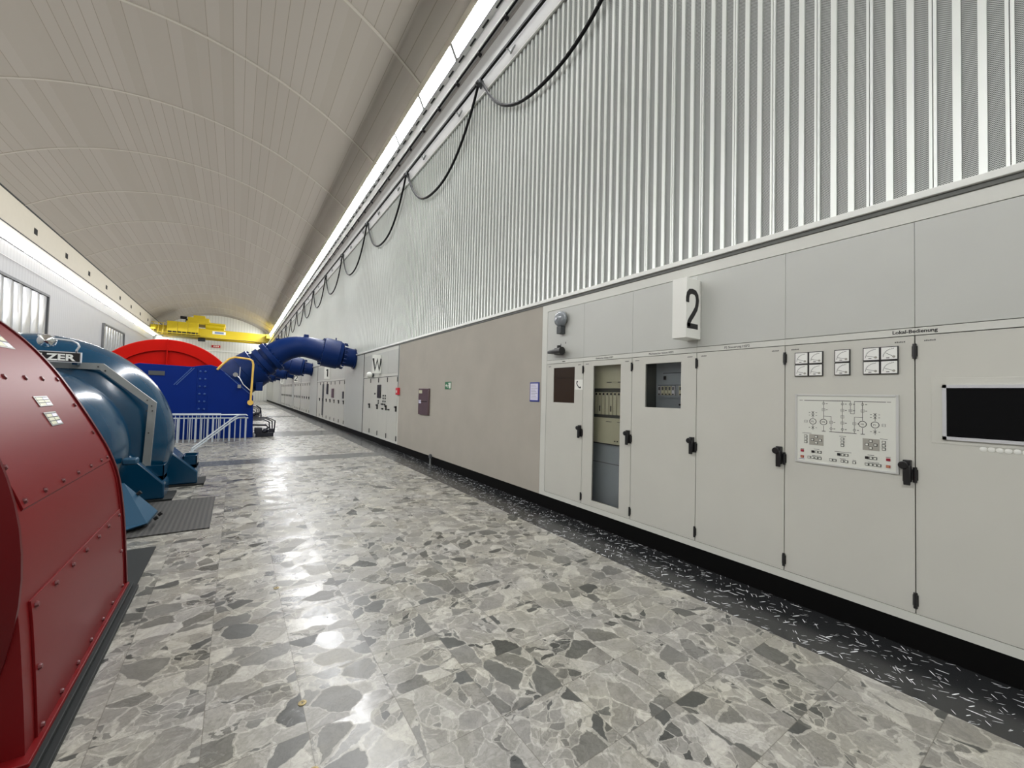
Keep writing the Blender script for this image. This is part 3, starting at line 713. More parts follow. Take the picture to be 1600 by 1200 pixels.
for (yl, zt, a) in [(1.429, 2.0, 0.5), (1.333, 2.0, 0.35), (1.429, 1.903, 0.45), (1.333, 1.903, 0.4), (1.166, 2.002, 0.4), (1.166, 1.905, 0.45), (0.998, 2.003, 0.4), (0.902, 2.003, 0.9), (0.998, 1.906, 0.4), (0.902, 1.906, 0.55)]:
    meter(yl, zt, a*0.65, d5)
# mimic diagram panel
LINES = [(1.3631, 1.6191, 1.0703, 1.6191), (1.0473, 1.6175, 0.8734, 1.6175), (1.2352, 1.6193, 1.2352, 1.481), (1.235, 1.501, 1.1876, 1.501), (1.1876, 1.5024, 1.1876, 1.386), (1.2352, 1.4293, 1.2352, 1.3871), (1.2458, 1.3855, 1.2222, 1.3855), (1.1184, 1.6184, 1.1184, 1.386), (1.0703, 1.6187, 1.0703, 1.5266), (1.0703, 1.5266, 1.0473, 1.5266), (1.0474, 1.6175, 1.0474, 1.5266), (1.001, 1.6161, 1.001, 1.481), (1.0473, 1.503, 1.001, 1.503), (1.0473, 1.503, 1.0473, 1.386), (1.001, 1.4291, 1.001, 1.3851), (1.0122, 1.384, 0.988, 1.384), (1.1989, 1.385, 1.0353, 1.385), (1.3048, 1.5342, 1.3048, 1.4825), (1.3048, 1.4289, 1.3048, 1.3907), (0.9318, 1.5382, 0.9318, 1.482), (0.9318, 1.4268, 0.9318, 1.3871)]
CIRC = [(1.2352, 1.4556, 0.0215), (1.3048, 1.4556, 0.0215), (1.001, 1.4555, 0.0215), (0.9318, 1.4550, 0.0215), (1.2352, 1.5967, 0.0075), (1.1184, 1.5967, 0.0075), (1.0703, 1.5967, 0.0075), (1.001, 1.5967, 0.0075), (1.1876, 1.4087, 0.0075), (1.1184, 1.4087, 0.0075), (1.0473, 1.4087, 0.0075)]
SQ = [(1.2352, 1.55), (1.1184, 1.55), (1.0703, 1.55), (1.001, 1.55), (1.1876, 1.456), (1.1184, 1.456), (1.0473, 1.456), (1.3516, 1.4545), (0.8853, 1.4553), (1.1184, 1.5017)]
XS = [(1.3048, 1.5246), (1.3048, 1.5035), (1.3048, 1.4079), (0.9318, 1.527), (0.9318, 1.5062), (0.9318, 1.4061)]
PADS = [(1.3281, 1.3555, 1.2345, 1.2730), (1.0004, 1.3555, 0.9076, 1.2730)]
B_W = [(1.2816, 1.339), (1.3058, 1.3142), (1.2559, 1.3142), (1.2816, 1.292), (0.9547, 1.339), (0.9764, 1.314), (0.9293, 1.314), (0.9547, 1.2913), (1.3513, 1.3387), (1.3513, 1.3160), (1.3513, 1.2930), (1.1174, 1.3383), (1.1174, 1.3146), (1.1174, 1.2909), (0.8848, 1.3387), (0.8848, 1.315), (0.8848, 1.2912), (1.2797, 1.2221), (1.2573, 1.2221), (1.3284, 1.1757), (1.3040, 1.1757), (1.2804, 1.1757), (1.2572, 1.1757), (1.1159, 1.2219), (1.0925, 1.2219), (1.1871, 1.1742), (1.1643, 1.1742), (1.1173, 1.1742), (1.0939, 1.1742), (1.0479, 1.1742), (0.9541, 1.2200), (0.9307, 1.2200), (0.9771, 1.1736), (0.9541, 1.1736), (0.9314, 1.1736), (0.9084, 1.1736)]
def mimic():
    t = MB()
    for (y0, y1, z0, z1) in ((0.807, 0.822, 1.128, 1.668), (1.411, 1.426, 1.128, 1.668), (0.822, 1.411, 1.128, 1.143), (0.822, 1.411, 1.653, 1.668)):
        t.box(XR-0.014, XR, y0, y1, z0, z1, 'mimic_frame')
    t.box(XR-0.008, XR, 0.82, 1.413, 1.14, 1.656, 'mimic')
    mp = t.build('mimic_panel', cabs[4], bevel=0.002, smooth=False)
    x_ = XR-0.008; f = lambda a, c, h: (x_-h, -a, c)
    g = MB()
    for k, (a, b_, c, d_) in enumerate(LINES): g.ribbon([(-a, b_), (-c, d_)], 0.0042 if k in (0, 1, 6, 15, 16) else 0.0026, f, 0.0006, 'ink')
    for (a, c, r) in CIRC:
        n = 28 if r > 0.01 else 14
        ring = [(-(a+r*math.cos(2*PI*k/n)), c+r*math.sin(2*PI*k/n)) for k in range(n+1)]
        g.ribbon(ring, 0.004 if r > 0.01 else 0.002, f, 0.0008, 'ink')
    for (a, c) in SQ:
        r = 0.009; g.ribbon([(-(a-r), c-r), (-(a+r), c-r), (-(a+r), c+r), (-(a-r), c+r), (-(a-r), c-r)], 0.002, f, 0.0007, 'greyink')
        g.ribbon([(-(a-r), c), (-(a+r), c)], 0.0015, f, 0.0008, 'greyink')
    for (a, c) in XS:
        r = 0.009
        for q in ((1, 1), (1, -1)): g.ribbon([(-(a-r*q[0]), c-r*q[1]), (-(a+r*q[0]), c+r*q[1])], 0.0026, f, 0.0007, 'ink')
        for sgn in (-1, 1): g.box(x_-0.0005, x_, a+sgn*0.018, a+sgn*0.027, c-0.002, c+0.002, 'greyink')
    for (a, c, r) in CIRC[4:]: g.box(x_-0.0005, x_, a-0.014, a-0.026, c-0.0025, c+0.0025, 'greyink')
    for (a, c) in SQ[:7]: g.box(x_-0.0005, x_, a-0.015, a-0.026, c-0.0025, c+0.0025, 'greyink')
    for (a, z) in ((1.385, 1.6195), (0.858, 1.6175)): g.box(x_-0.0005, x_, a-0.011, a+0.011, z-0.002, z+0.002, 'greyink')
    for (a, z, w_) in ((1.345, 1.362, 0.03), (1.117, 1.357, 0.02), (0.885, 1.36, 0.02), (1.28, 1.242, 0.018), (1.115, 1.241, 0.05), (0.955, 1.24, 0.018), (1.28, 1.192, 0.03), (1.117, 1.191, 0.018), (1.048, 1.19, 0.01), (0.94, 1.19, 0.03), (1.375, 1.237, 0.012), (0.862, 1.237, 0.012)):
        g.box(x_-0.0005, x_, a-w_, a+w_, z-0.0017, z+0.0017, 'greyink')
    g.box(x_-0.0006, x_, 1.36, 1.40, 1.155, 1.158, 'bluesign')
    for s2, (a, c) in (('M2', CIRC[0][:2]), ('P2', CIRC[1][:2]), ('M1', CIRC[2][:2]), ('P1', CIRC[3][:2])):
        text('diagram_lettering', s2, (x_-0.0004, a+0.0105, c-0.006), 0.0165, 'W', 'ink', mp)
    for (a, z1, c, z0) in PADS: g.box(x_-0.0015, x_, a, c, z0, z1, 'pad')
    g.build('diagram_print', mp, smooth=False)
    def key(a, c, mat, s_=0.0098, rim='ink', zz=0.0092):
        k = MB(); k.box(x_-0.004, x_, a-s_, a+s_, c-zz, c+zz, rim); k.box(x_-0.0065, x_-0.004, a-s_*0.68, a+s_*0.68, c-zz*0.68, c+zz*0.68, mat); k.build('push_button', mp, smooth=False)
    for (a, c) in B_W: key(a, c, 'white' if (a, c) == (1.1871, 1.1742) else 'mimic')
    for (a, c) in ((1.3031, 1.2221), (1.1388, 1.2219), (0.9765, 1.2200)): key(a, c, 'black')
    for (a, c) in ((1.3752, 1.2216), (0.8618, 1.2207)): key(a, c, 'redkey', 0.011, 'redkey')
    for (a, c) in ((1.3751, 1.175), (0.8619, 1.1744)): key(a, c, 'orangekey', 0.011, 'redkey')
mimic()
# cabinet 6: screen with recess plate and white plugs
b = MB(); b.box(XR-0.004, XR, -0.03, 0.653, 1.36, 1.78, 'cab'); sp_ = b.build('screen_plate', doors[5], bevel=0.002, smooth=False)
sc = MB(); y0, y1, z0, z1 = 0.0, 0.6, 1.388, 1.735
for q in ((y0, y0+0.018, z0, z1), (y1-0.018, y1, z0, z1), (y0, y1, z0, z0+0.02), (y0, y1, z1-0.02, z1)): sc.box(XR-0.022, XR-0.003, *q, 'silver')
sc.box(XR-0.012, XR-0.003, y0+0.01, y1-0.01, z0+0.01, z1-0.01, 'screen')
sc.build('touch_screen', cabs[5], smooth=False)['label'] = 'dark screen in a silver frame'
for k in range(8):
    y = 0.432-0.0325*k
    b = MB(); b.lathe([(XR-0.006, 0.0), (XR-0.006, 0.011), (XR-0.004, 0.0145), (XR, 0.0155)], (y, 1.345), 'white', 20, axis='x'); b.build('white_cap', doors[5])

# wall-mounted number boxes
def digit_strokes(ch):
    if ch == '2':
        p = [(-0.30, 0.66), (-0.30, 0.78), (-0.27, 0.88), (-0.19, 0.955), (-0.06, 0.975), (0.08, 0.955), (0.16, 0.88), (0.185, 0.77), (0.17, 0.64), (0.12, 0.52), (-0.02, 0.36), (-0.14, 0.24), (-0.22, 0.14), (-0.25, 0.02)]
        return [[(x*1.15, y) for x, y in p], [(-0.36, 0.045), (0.25, 0.045)]]
    if ch == '1': return [[(0.03, 0.0), (0.03, 1.0)], [(-0.17, 0.82), (0.03, 0.96)]]
    return [[(-0.42, 1.0), (-0.22, 0.02), (0.0, 0.9), (0.22, 0.02), (0.42, 1.0)]]
def number_box(yb, ch, label, group):
    """box standing off the wall; the character is on the side that faces -Y"""
    x0, y0, y1, z0, z1 = XR-0.248, yb, yb+0.15, 2.19, 2.765
    t = thing('number_box', (XR-0.12, yb+0.075, z0), label, 'sign', group)
    b = MB(); b.box(x0, XR-0.001, y0, y1, z0, z1, 'white'); b.build('housing', t, bevel=0.004)
    n = MB(); cx = (x0+XR)/2-0.005; H = 0.36; zb = z0+0.10
    wd = 0.15 if ch == '2' else 0.13
    for st in digit_strokes(ch):
        n.ribbon([(cx+x*0.29, zb+y*H) for x, y in st], 0.056 if ch == 'W' else 0.05, lambda a, c, h: (a, y0-h, c), 0.002, 'ink')
    n.build('character', t, smooth=False)
    return t
number_box(2.242, '2', 'white box with black number 2 on its side, above the near cabinets', 'number boxes on the right wall')
number_box(12.80, 'W', 'white box with black letter W on its side, beyond the grey wall', 'number boxes on the right wall')
number_box(21.1, '1', 'white box with black number 1 on its side, under the big blue pipe', 'number boxes on the right wall')
number_box(33.2, '2', 'far tiny white box with a number 2 under the pipes', 'number boxes on the right wall')
number_box(44.2, '1', 'farthest tiny white box with a number, almost at hall end', 'number boxes on the right wall')

# bell, horn
t = thing('alarm_bell', (XR-0.05, 4.27, 2.48), 'round grey alarm bell on the panel above the leftmost near cabinet', 'bell')
b = MB(); b.lathe([(XR-0.125, 0.0), (XR-0.122, 0.03), (XR-0.112, 0.065), (XR-0.09, 0.095), (XR-0.06, 0.108), (XR-0.04, 0.112)], (4.27, 2.675), 'bell', 32, axis='x'); b.build('gong', t)
b = MB(); b.cyl((XR-0.132, 4.27, 2.675), (XR-0.12, 4.27, 2.675), 0.016, 'chrome', 14); b.build('gong_nut', t)
b = MB(); b.box(XR-0.085, XR-0.001, 4.225, 4.315, 2.47, 2.575, 'darkgrey'); b.cyl((XR-0.04, 4.27, 2.56), (XR-0.04, 4.27, 2.66), 0.02, 'darkgrey'); b.build('bell_box', t, bevel=0.006)
t = thing('signal_horn', (XR-0.08, 4.30, 2.17), 'black flared signal horn beneath the alarm bell', 'horn')
b = MB(); b.lathe([(4.17, 0.055), (4.185, 0.052), (4.23, 0.042), (4.32, 0.034), (4.44, 0.024), (4.46, 0.0)], (XR-0.10, 2.225), 'black', 24)
b.build('flare', t)
b = MB(); b.box(XR-0.10, XR-0.001, 4.26, 4.34, 2.18, 2.27, 'black'); b.cyl((XR-0.06, 4.28, 2.26), (XR-0.06, 4.28, 2.31), 0.03, 'black'); b.box(XR-0.13, XR-0.03, 4.2, 4.45, 2.20, 2.235, 'black'); b.build('driver', t, bevel=0.005)
b = MB()
for (y, z) in ((4.315, 2.33), (4.215, 2.345)): b.box(XR-0.0025, XR-0.0012, y-0.01, y+0.004, z-0.012, z+0.012, 'greyink')
tag(b.build('printed_marks', smooth=False), 'two tiny grey printed marks between bell and horn', 'marking')

# things on the plaster wall
t = thing('notice_board', (XR-0.01, 4.885, 1.52), 'blue framed notice sheet on grey wall beside the near cabinets', 'notice')
b = MB(); b.box(XR-0.014, XR, 4.77, 5.0, 1.515, 1.81, 'bluesign'); b.build('frame', t, bevel=0.006, smooth=False)
b = MB(); b.box(XR-0.016, XR-0.014, 4.792, 4.978, 1.54, 1.788, 'paper'); b.build('paper_sheet', t, smooth=False)
b = MB()
for k in range(9): b.box(XR-0.0167, XR-0.016, 4.955, 4.955-0.10-0.05*((k*7) % 3)/2, 1.762-k*0.024, 1.766-k*0.024, 'greyink')
b.build('small_print', t, smooth=False)
t = thing('exit_sign', (XR-0.005, 7.92, 1.70), 'small green emergency exit sign on the grey wall', 'sign')
b = MB(); b.box(XR-0.006, XR, 7.77, 8.07, 1.70, 1.86, 'green'); b.build('plate', t, smooth=False)
b = MB(); x_ = XR-0.006; f = lambda a, c, h: (x_-h, -a, c)
b.box(x_-0.002, x_, 7.79, 7.87, 1.72, 1.84, 'white')
b.ribbon([(-8.03, 1.78), (-7.95, 1.78)], 0.02, f, 0.002, 'white'); b.ribbon([(-7.99, 1.75), (-8.03, 1.78), (-7.99, 1.81)], 0.015, f, 0.002, 'white')
b.ribbon([(-7.925, 1.735), (-7.915, 1.775), (-7.90, 1.80)], 0.02, f, 0.002, 'white'); b.cyl((x_-0.002, 7.895, 1.825), (x_, 7.895, 1.825), 0.012, 'white', 10)
b.build('pictogram', t, smooth=False)
t = thing('wall_niche', (XR-0.03, 9.18, 1.09), 'dark maroon glazed wall box on the grey wall', 'wall box')
b = MB(); b.box(XR-0.05, XR, 8.88, 9.49, 1.09, 1.72, 'niche'); b.build('case', t, bevel=0.01)
b = MB(); b.box(XR-0.054, XR-0.05, 9.25, 9.45, 1.60, 1.68, 'rackbeige'); b.box(XR-0.054, XR-0.05, 8.95, 9.42, 1.40, 1.415, 'blackhole'); b.box(XR-0.054, XR-0.05, 9.3, 9.45, 1.36, 1.44, 'paper'); b.build('case_label', t, smooth=False)
t = thing('fire_alarm_box', (XR-0.04, 11.08, 1.55), 'small red fire alarm box at the corner of the W cabinet', 'fire alarm')
b = MB(); b.box(XR-0.07, XR, 10.98, 11.16, 1.54, 1.74, 'firered'); b.build('case', t, bevel=0.012)
b = MB(); b.box(XR-0.074, XR-0.07, 11.02, 11.10, 1.60, 1.67, 'white'); b.build('call_point_glass', t, smooth=False)
b = MB(); b.tube([(XR-0.02, 11.10, 1.745), (XR-0.02, 11.10, 2.93)], 0.012, 'greysteel', 8); b.build('conduit', t)
t = thing('door_stop', (XR-0.06, 8.6, 0), 'little grey post standing on the black border against the wall', 'post')
b = MB(); b.cyl((XR-0.07, 8.6, 0.0), (XR-0.07, 8.6, 0.16), 0.018, 'greysteel'); b.lathe([(0.14, 0.0), (0.15, 0.035), (0.2, 0.04), (0.24, 0.025), (0.25, 0.0)], (XR-0.07, 8.6), 'darkgrey', 14, axis='z'); b.build('post', t)

# W cabinet and far cabinets
def far_cabinet(y0, y1, label, style):
    t = thing('control_cabinet', (XR+0.3, (y0+y1)/2, 0.172), label, 'cabinet', 'grey control cabinets along the right wall')
    b = MB(); b.box(XR+0.004, XR+0.5, y0, y1, 0.172, 2.94, 'cab_edge'); b.build('carcass', t, smooth=False)
    if style == 'plain':
        b = MB(); b.box(XR-0.004, XR+0.01, y0+0.03, y1-0.03, 0.21, 2.9, 'cab_up'); b.build('front_panel', t, smooth=False)
        return t
    n = max(1, round((y1-y0)/0.95)); wd = (y1-y0-0.16)/n
    for k in range(n):
        a, c = y0+0.08+k*wd+0.002, y0+0.08+(k+1)*wd-0.002
        b = MB(); b.box(XR-0.004, XR+0.006, a, c, 0.24, 2.06, 'cab'); d = b.build('door', t, smooth=False)
        b = MB(); b.box(XR-0.04, XR-0.004, a+0.03, a+0.065, 1.07, 1.22, 'black'); b.box(XR-0.05, XR-0.004, a+0.03, a+0.13, 1.17, 1.22, 'black'); b.build('handle', d, smooth=False)
        b = MB()
        for z in (0.32, 1.98): b.box(XR-0.02, XR-0.004, a-0.004, a+0.03, z-0.07, z+0.07, 'black')
        b.build('hinge', d, smooth=False)
        b = MB(); b.box(XR-0.003, XR+0.006, a, c, 2.16, 2.84, 'cab_up'); b.build('upper_panel', t, smooth=False)
    b = MB(); b.box(XR-0.012, XR+0.004, y0+0.08, y1-0.08, 2.08, 2.12, 'cab_edge'); b.box(XR-0.001, XR+0.004, y0+0.08, y1-0.08, 2.065, 2.08, 'seam'); b.build('header_strip', t, smooth=False)
    b = MB(); b.box(XR-0.006, XR+0.1, y1-0.04, y1, 0.172, 2.94, 'seam'); b.build('end_seam', t, smooth=False)
    if style == 'W':
        b = MB(); b.box(XR-0.03, XR, 12.72, 13.08, 1.42, 1.84, 'black'); b.build('display', t, bevel=0.01)
        for (y, z) in ((12.45, 1.5), (12.25, 1.5), (12.45, 1.42), (12.25, 1.42), (12.45, 1.33), (12.25, 1.33), (13.35, 1.55), (12.95, 1.33), (12.95, 1.26)):
            b = MB(); b.cyl((XR-0.03, y, z), (XR, y, z), 0.028, 'darkgrey', 10); b.build('indicator', t)
        for (y, z) in ((12.55, 1.24), (12.3, 1.24), (12.5, 1.1), (11.9, 1.1)):
            b = MB(); b.box(XR-0.04, XR, y-0.06, y+0.06, z-0.02, z+0.02, 'black'); b.build('switch_handle', t, smooth=False)
    if style == '1':
        b = MB(); b.box(XR-0.02, XR, 22.6, 23.0, 0.35, 1.95, 'darkgrey'); b.build('louvre', t, smooth=False)
        b = MB(); b.box(XR-0.03, XR, 21.4, 21.8, 1.45, 1.95, 'black'); b.build('display', t, smooth=False)
        b = MB(); b.box(XR-0.03, XR, 20.0, 20.5, 1.30, 1.72, 'niche'); b.build('red_annunciator', t, smooth=False)
        b = MB(); b.box(XR-0.03, XR, 17.95, 18.15, 1.3, 1.6, 'black'); b.build('meter', t, smooth=False)
    return t
far_cabinet(11.09, 14.88, 'grey cabinet under the letter W with black display and row of handles', 'W')
far_cabinet(17.77, 24.70, 'long grey cabinet under the number 1 with dark red window', '1')
far_cabinet(27.37, 31.6, 'far grey cabinet just past the second blue pipe', 'far')
far_cabinet(31.65, 35.7, 'far grey cabinet carrying the distant number 2 box', 'far')
far_cabinet(37.0, 42.5, 'far grey cabinet between third and fourth blue pipes', 'far')
far_cabinet(42.55, 46.2, 'far grey cabinet carrying the farthest number box', 'far')
far_cabinet(47.4, 56.65, 'last but one grey cabinet towards the hall end', 'plain')
far_cabinet(58.0, 67.9, 'last grey cabinet touching the end wall', 'plain')
t = thing('globe_lamp', (XR-0.1, 13.62, 2.05), 'small white round lamp on the cabinet beneath the letter W', 'lamp')
b = MB(); b.lathe([(XR-0.24, 0.0), (XR-0.22, 0.06), (XR-0.16, 0.10), (XR-0.10, 0.10), (XR-0.05, 0.06)], (13.62, 2.16), 'white', 20, axis='x'); b.build('globe', t)
b = MB(); b.cyl((XR-0.06, 13.62, 2.16), (XR, 13.62, 2.16), 0.07, 'darkgrey'); b.build('lamp_base', t)

# ================================================================ RED GENERATOR
PR = [(-0.66, 0.05), (-0.668, 0.2), (-0.68, 0.38), (-0.70, 0.63), (-0.735, 0.89), (-0.79, 1.08), (-0.86, 1.24), (-0.95, 1.42), (-1.03, 1.57), (-1.12, 1.72), (-1.24, 1.88), (-1.38, 2.02), (-1.55, 2.14), (-1.78, 2.25), (-2.05, 2.32), (-2.3, 2.34)]
GX = -2.3
def smooth_profile(P, n=6):
    out = []
    for i in range(len(P)-1):
        p0, p1, p2, p3 = P[max(i-1, 0)], P[i], P[i+1], P[min(i+2, len(P)-1)]
        for k in range(n):
            t = k/n; out.append(tuple(0.5*((2*p1[j])+(-p0[j]+p2[j])*t+(2*p0[j]-5*p1[j]+4*p2[j]-p3[j])*t*t+(-p0[j]+3*p1[j]-3*p2[j]+p3[j])*t**3) for j in (0, 1)))
    out.append(P[-1]); return out
HP = smooth_profile(PR, 4)
def offs(P, d):
    out = []
    for i, p in enumerate(P):
        a = P[max(i-1, 0)]; c = P[min(i+1, len(P)-1)]; tx, tz = c[0]-a[0], c[1]-a[1]; l = math.hypot(tx, tz)
        out.append((p[0]+tz/l*d, p[1]-tx/l*d))
    return out
def full(P): return P+[(2*GX-x, z) for x, z in P[::-1][1:]]
def at_z(z, P=None):
    P = P or PR
    for a, c in zip(P, P[1:]):
        if a[1] <= z <= c[1]: t = (z-a[1])/(c[1]-a[1]); n = (c[1]-a[1], -(c[0]-a[0])); l = math.hypot(*n); return a[0]+(c[0]-a[0])*t, (n[0]/l, n[1]/l)
G = thing('red_generator', (GX, 3.4, 0.0), 'big dark red arched generator housing at the left edge', 'generator')
b = MB(); b.prism(full(HP), 'y', 2.52, 4.30, 'red'); b.build('housing', G)
b = MB(); b.prism(full(offs(HP, 0.018)), 'y', 4.30, 4.335, 'red_shaded'); b.prism(full(offs(HP, 0.006)), 'y', 4.27, 4.30, 'red'); b.build('end_rim', G)
b = MB(); b.lathe([(2.30, 0.0), (2.30, 1.42), (2.33, 1.48), (2.48, 1.59), (2.50, 1.605), (2.52, 1.605), (2.52, 0.0)], (GX, 0.80), 'red_shaded', 96); b.build('end_bell', G)
b = MB(); b.box(2*GX+0.58, -0.58, 2.2, 4.36, 0.0, 0.03, 'basedark'); b.box(2*GX+0.61, -0.61, 2.3, 4.36, 0.03, 0.058, 'basedark'); b.build('base_frame', G, bevel=0.005)
b = MB(); b.box(2*GX+0.60, -0.632, 2.46, 4.33, 0.045, 0.075, 'red'); b.build('bottom_flange', G, bevel=0.004)
def cover(z0, z1, y0, y1, name):
    Q = [p for p in HP if z0 < p[1] < z1]
    if z1 < 2.3: xa, _ = at_z(z0); xb_, _ = at_z(z1); Q = [(xa, z0)]+Q+[(xb_, z1)]
    else: xa, _ = at_z(z0); Q = [(xa, z0)]+Q
    O = offs(Q, 0.009); 
    b = MB(); b.prism(O+Q[::-1], 'y', y0, y1, 'red')
    return b.build(name, G, bevel=0.003)
c1 = cover(1.035, 2.33, 2.74, 4.26, 'upper_cover'); c2 = cover(0.075, 0.665, 2.62, 4.24, 'lower_cover')
def bolt(y, z, parent, mat='bolt_red', r=0.0095):
    x, n = at_z(z); b = MB()
    p = Vector((x, y, z)); nn = Vector((n[0], 0, n[1])); b.tube([p, p+nn*0.012, p+nn*0.020], [r*1.5, r*1.5, r], mat, 8); b.build('bolt', parent)
for y in (3.16, 3.42, 3.69, 3.95, 4.22): bolt(y, 1.63, c1, r=0.012)
for y in (2.78, 3.02, 3.28, 3.54, 3.80, 4.05, 4.21): bolt(y, 1.065, c1)
for z in (1.25, 1.45): bolt(4.20, z, c1)
bolt(2.78, 1.22, c1)
for y in (2.66, 2.90, 3.15, 3.39, 3.65, 3.89, 4.19): bolt(y, 0.632, c2); bolt(y, 0.10, c2)
for y in (2.655, 4.19): bolt(y, 0.36, c2)
for a in (-0.9, -0.70, -0.52, -0.36, -0.22, -0.13, 0.03, 0.10, 0.3, 0.5):
    b = MB(); p = Vector((GX+1.545*math.cos(a), 2.43, 0.80+1.545*math.sin(a))); b.tube([p, p-Vector((-0.004, 0.045, 0))], 0.013, 'steel', 8); b.build('end_bolt', G)
def name_plate(y0, y1, z0, z1, rows):
    b = MB(); xa, n = at_z(z0); xb_, _ = at_z(z1); d = 0.012
    def P(u, v, h): x = xa+(xb_-xa)*v; return (x+n[0]*(d+h), y0+(y1-y0)*u, z0+(z1-z0)*v+n[1]*(d+h))
    def slab(u0, u1, v0, v1, h0, h1, m):
        vs = [P(u, v, h) for h in (h0, h1) for u, v in ((u0, v0), (u1, v0), (u1, v1), (u0, v1))]
        b.add(vs, [(3, 2, 1, 0), (4, 5, 6, 7), (0, 1, 5, 4), (1, 2, 6, 5), (2, 3, 7, 6), (3, 0, 4, 7)], m)
    slab(0, 1, 0, 1, -0.003, 0.002, 'steel')
    for k in range(rows):
        v0 = 0.1+0.82*k/rows
        slab(0.08, 0.5, v0, v0+0.6/rows, 0.002, 0.003, 'rackbeige'); slab(0.56, 0.92, v0, v0+0.6/rows, 0.002, 0.003, 'rackbeige' if k % 2 else 'paper')
    for k in range(rows): v0 = 0.1+0.82*k/rows+0.66/rows; slab(0.05, 0.95, v0, v0+0.12/rows, 0.002, 0.0034, 'darkgrey')
    b.build('name_plate', c1, smooth=False)
name_plate(3.59, 3.80, 1.46, 1.52, 3); name_plate(3.57, 3.76, 1.345, 1.425, 3); name_plate(3.74, 3.95, 1.81, 1.90, 2)

# floor plates and mats beside the machines
b = MB(); b.box(-3.6, -0.60, 4.37, 5.37, 0.0, 0.012, 'basedark'); tag(b.build('floor_plate', smooth=False), 'dark flat floor plate right behind the red generator', 'floor plate')
b = MB(); b.box(-2.6, -0.19, 5.79, 7.41, 0.0, 0.014, 'mat'); tag(b.build('rubber_mat', smooth=False), 'dark grey ribbed rubber mat in front of the blue pump foot', 'mat')

# ================================================================ BLUE STORAGE PUMP
PX, PZ = -2.22, 0.80
P = thing('storage_pump', (PX, 7.8, 0.0), 'petrol blue spiral pump behind the red generator', 'pump')
b = MB(); b.lathe([(7.60, 0.9), (7.62, 1.12), (7.68, 1.22), (7.76, 1.33), (7.88, 1.42), (8.05, 1.475), (8.25, 1.485), (8.45, 1.455), (8.62, 1.38), (8.74, 1.27), (8.80, 1.12), (8.95, 1.0), (9.3, 0.7)], (PX-0.02, PZ), 'pump', 96); b.build('volute', P)
b = MB(); b.lathe([(5.9, 0.25), (6.2, 0.28), (6.30, 0.5), (6.36, 0.70), (6.48, 0.86), (6.66, 0.97), (6.88, 1.04), (7.10, 1.075), (7.35, 1.06), (7.62, 1.02)], (PX+0.03, PZ-0.03), 'pump', 96); b.build('pressure_cover', P)
def foot(y0, y1, x_slope, z_slope, x_r, z_r, sock):
    b = MB(); b.prism([(PX, 0.03), (x_r, 0.03), (x_r, z_r-0.03), (x_r-0.03, z_r), (x_slope, z_slope), (PX, z_slope+0.12)], 'y', y0, y1, 'pump'); f_ = b.build('foot', P, bevel=0.02)
    b = MB(); sx0, sx1, sz0, sz1 = sock; ym = y0+0.1; ye = y1-0.06
    b.box(sx0, sx1, ym, ym+0.02, sz0, sz1, 'pump'); b.box(sx0, sx1, ye-0.02, ye, sz0, sz1, 'pump'); b.box(sx1-0.02, sx1, ym, ye, sz0, sz1, 'pump'); b.box(sx0, sx0+0.02, ym, ye, sz0, sz1, 'pump'); b.box(sx0, sx1, ym, ye, sz0, sz0+0.06, 'pump')
    b.cyl(((sx0+sx1)/2, (ym+ye)/2, sz0), ((sx0+sx1)/2, (ym+ye)/2, sz1-0.03), 0.035, 'pump', 6)
    b.build('anchor_pocket', f_, bevel=0.004)
    b = MB(); b.box(x_r-0.5, x_r+0.09, y0-0.04, y1+0.06, 0.0, 0.03, 'basedark'); b.build('base_plate', f_)
foot(7.50, 7.98, -1.16, 0.67, -0.78, 0.27, (-1.00, -0.80, 0.28, 0.49))
foot(8.48, 9.02, -0.94, 0.69, -0.47, 0.25, (-0.68, -0.49, 0.27, 0.475))
b = MB(); f = lambda a, c, h: (a, 7.63-h, c)
b.ribbon([(-2.45, 1.86), (-1.50, 1.855), (-0.965, 1.36), (-1.00, 0.48)], 0.085, lambda a, c, h: (a, 7.66-h, c), 0.05, 'greysteel')
br = b.build('guard_strip', P, smooth=False)
for (x, z) in ((-1.46, 1.80), (-1.53, 1.85), (-1.02, 1.41), (-0.97, 1.33), (-0.96, 1.26), (-1.02, 1.26), (-0.99, 0.95)):
    b = MB(); b.cyl((x, 7.61, z), (x, 7.60, z), 0.009, 'black', 8); b.build('bolt', br)
b = MB(); b.box(-2.24, -1.665, 7.47, 7.51, 1.885, 2.02, 'silver'); b.box(-2.23, -1.675, 7.466, 7.47, 1.896, 2.008, 'black'); sg = b.build('name_sign', P, smooth=False); sg['label'] = 'black name sign with white letters in silver frame'
text('sign_lettering', 'SULZER', (-2.20, 7.4655, 1.908), 0.115, 'S', 'white', sg, wscale=1.22, bold=0.004)
b = MB(); b.box(-2.0, -1.9, 7.49, 7.8, 2.0, 2.02, 'pump'); b.box(-1.75, -1.70, 7.49, 7.75, 1.86, 1.90, 'pump'); b.build('sign_bracket', sg)
b = MB(); b.lathe([(7.38, 0.0), (7.39, 0.045), (7.41, 0.075), (7.46, 0.085), (7.50, 0.08), (7.52, 0.0)], (-1.97, 2.14), 'chrome', 28); b.box(-2.04, -1.90, 7.42, 7.46, 2.19, 2.215, 'chrome'); b.build('sight_gauge', P)
b = MB(); b.tube([(-1.90, 7.42, 2.17), (-1.74, 7.42, 2.16), (-1.69, 7.42, 2.13), (-1.675, 7.42, 2.09), (-1.70, 7.43, 2.04), (-1.71, 7.48, 2.015)], 0.012, 'silver', 8); b.build('gauge_pipe', P)
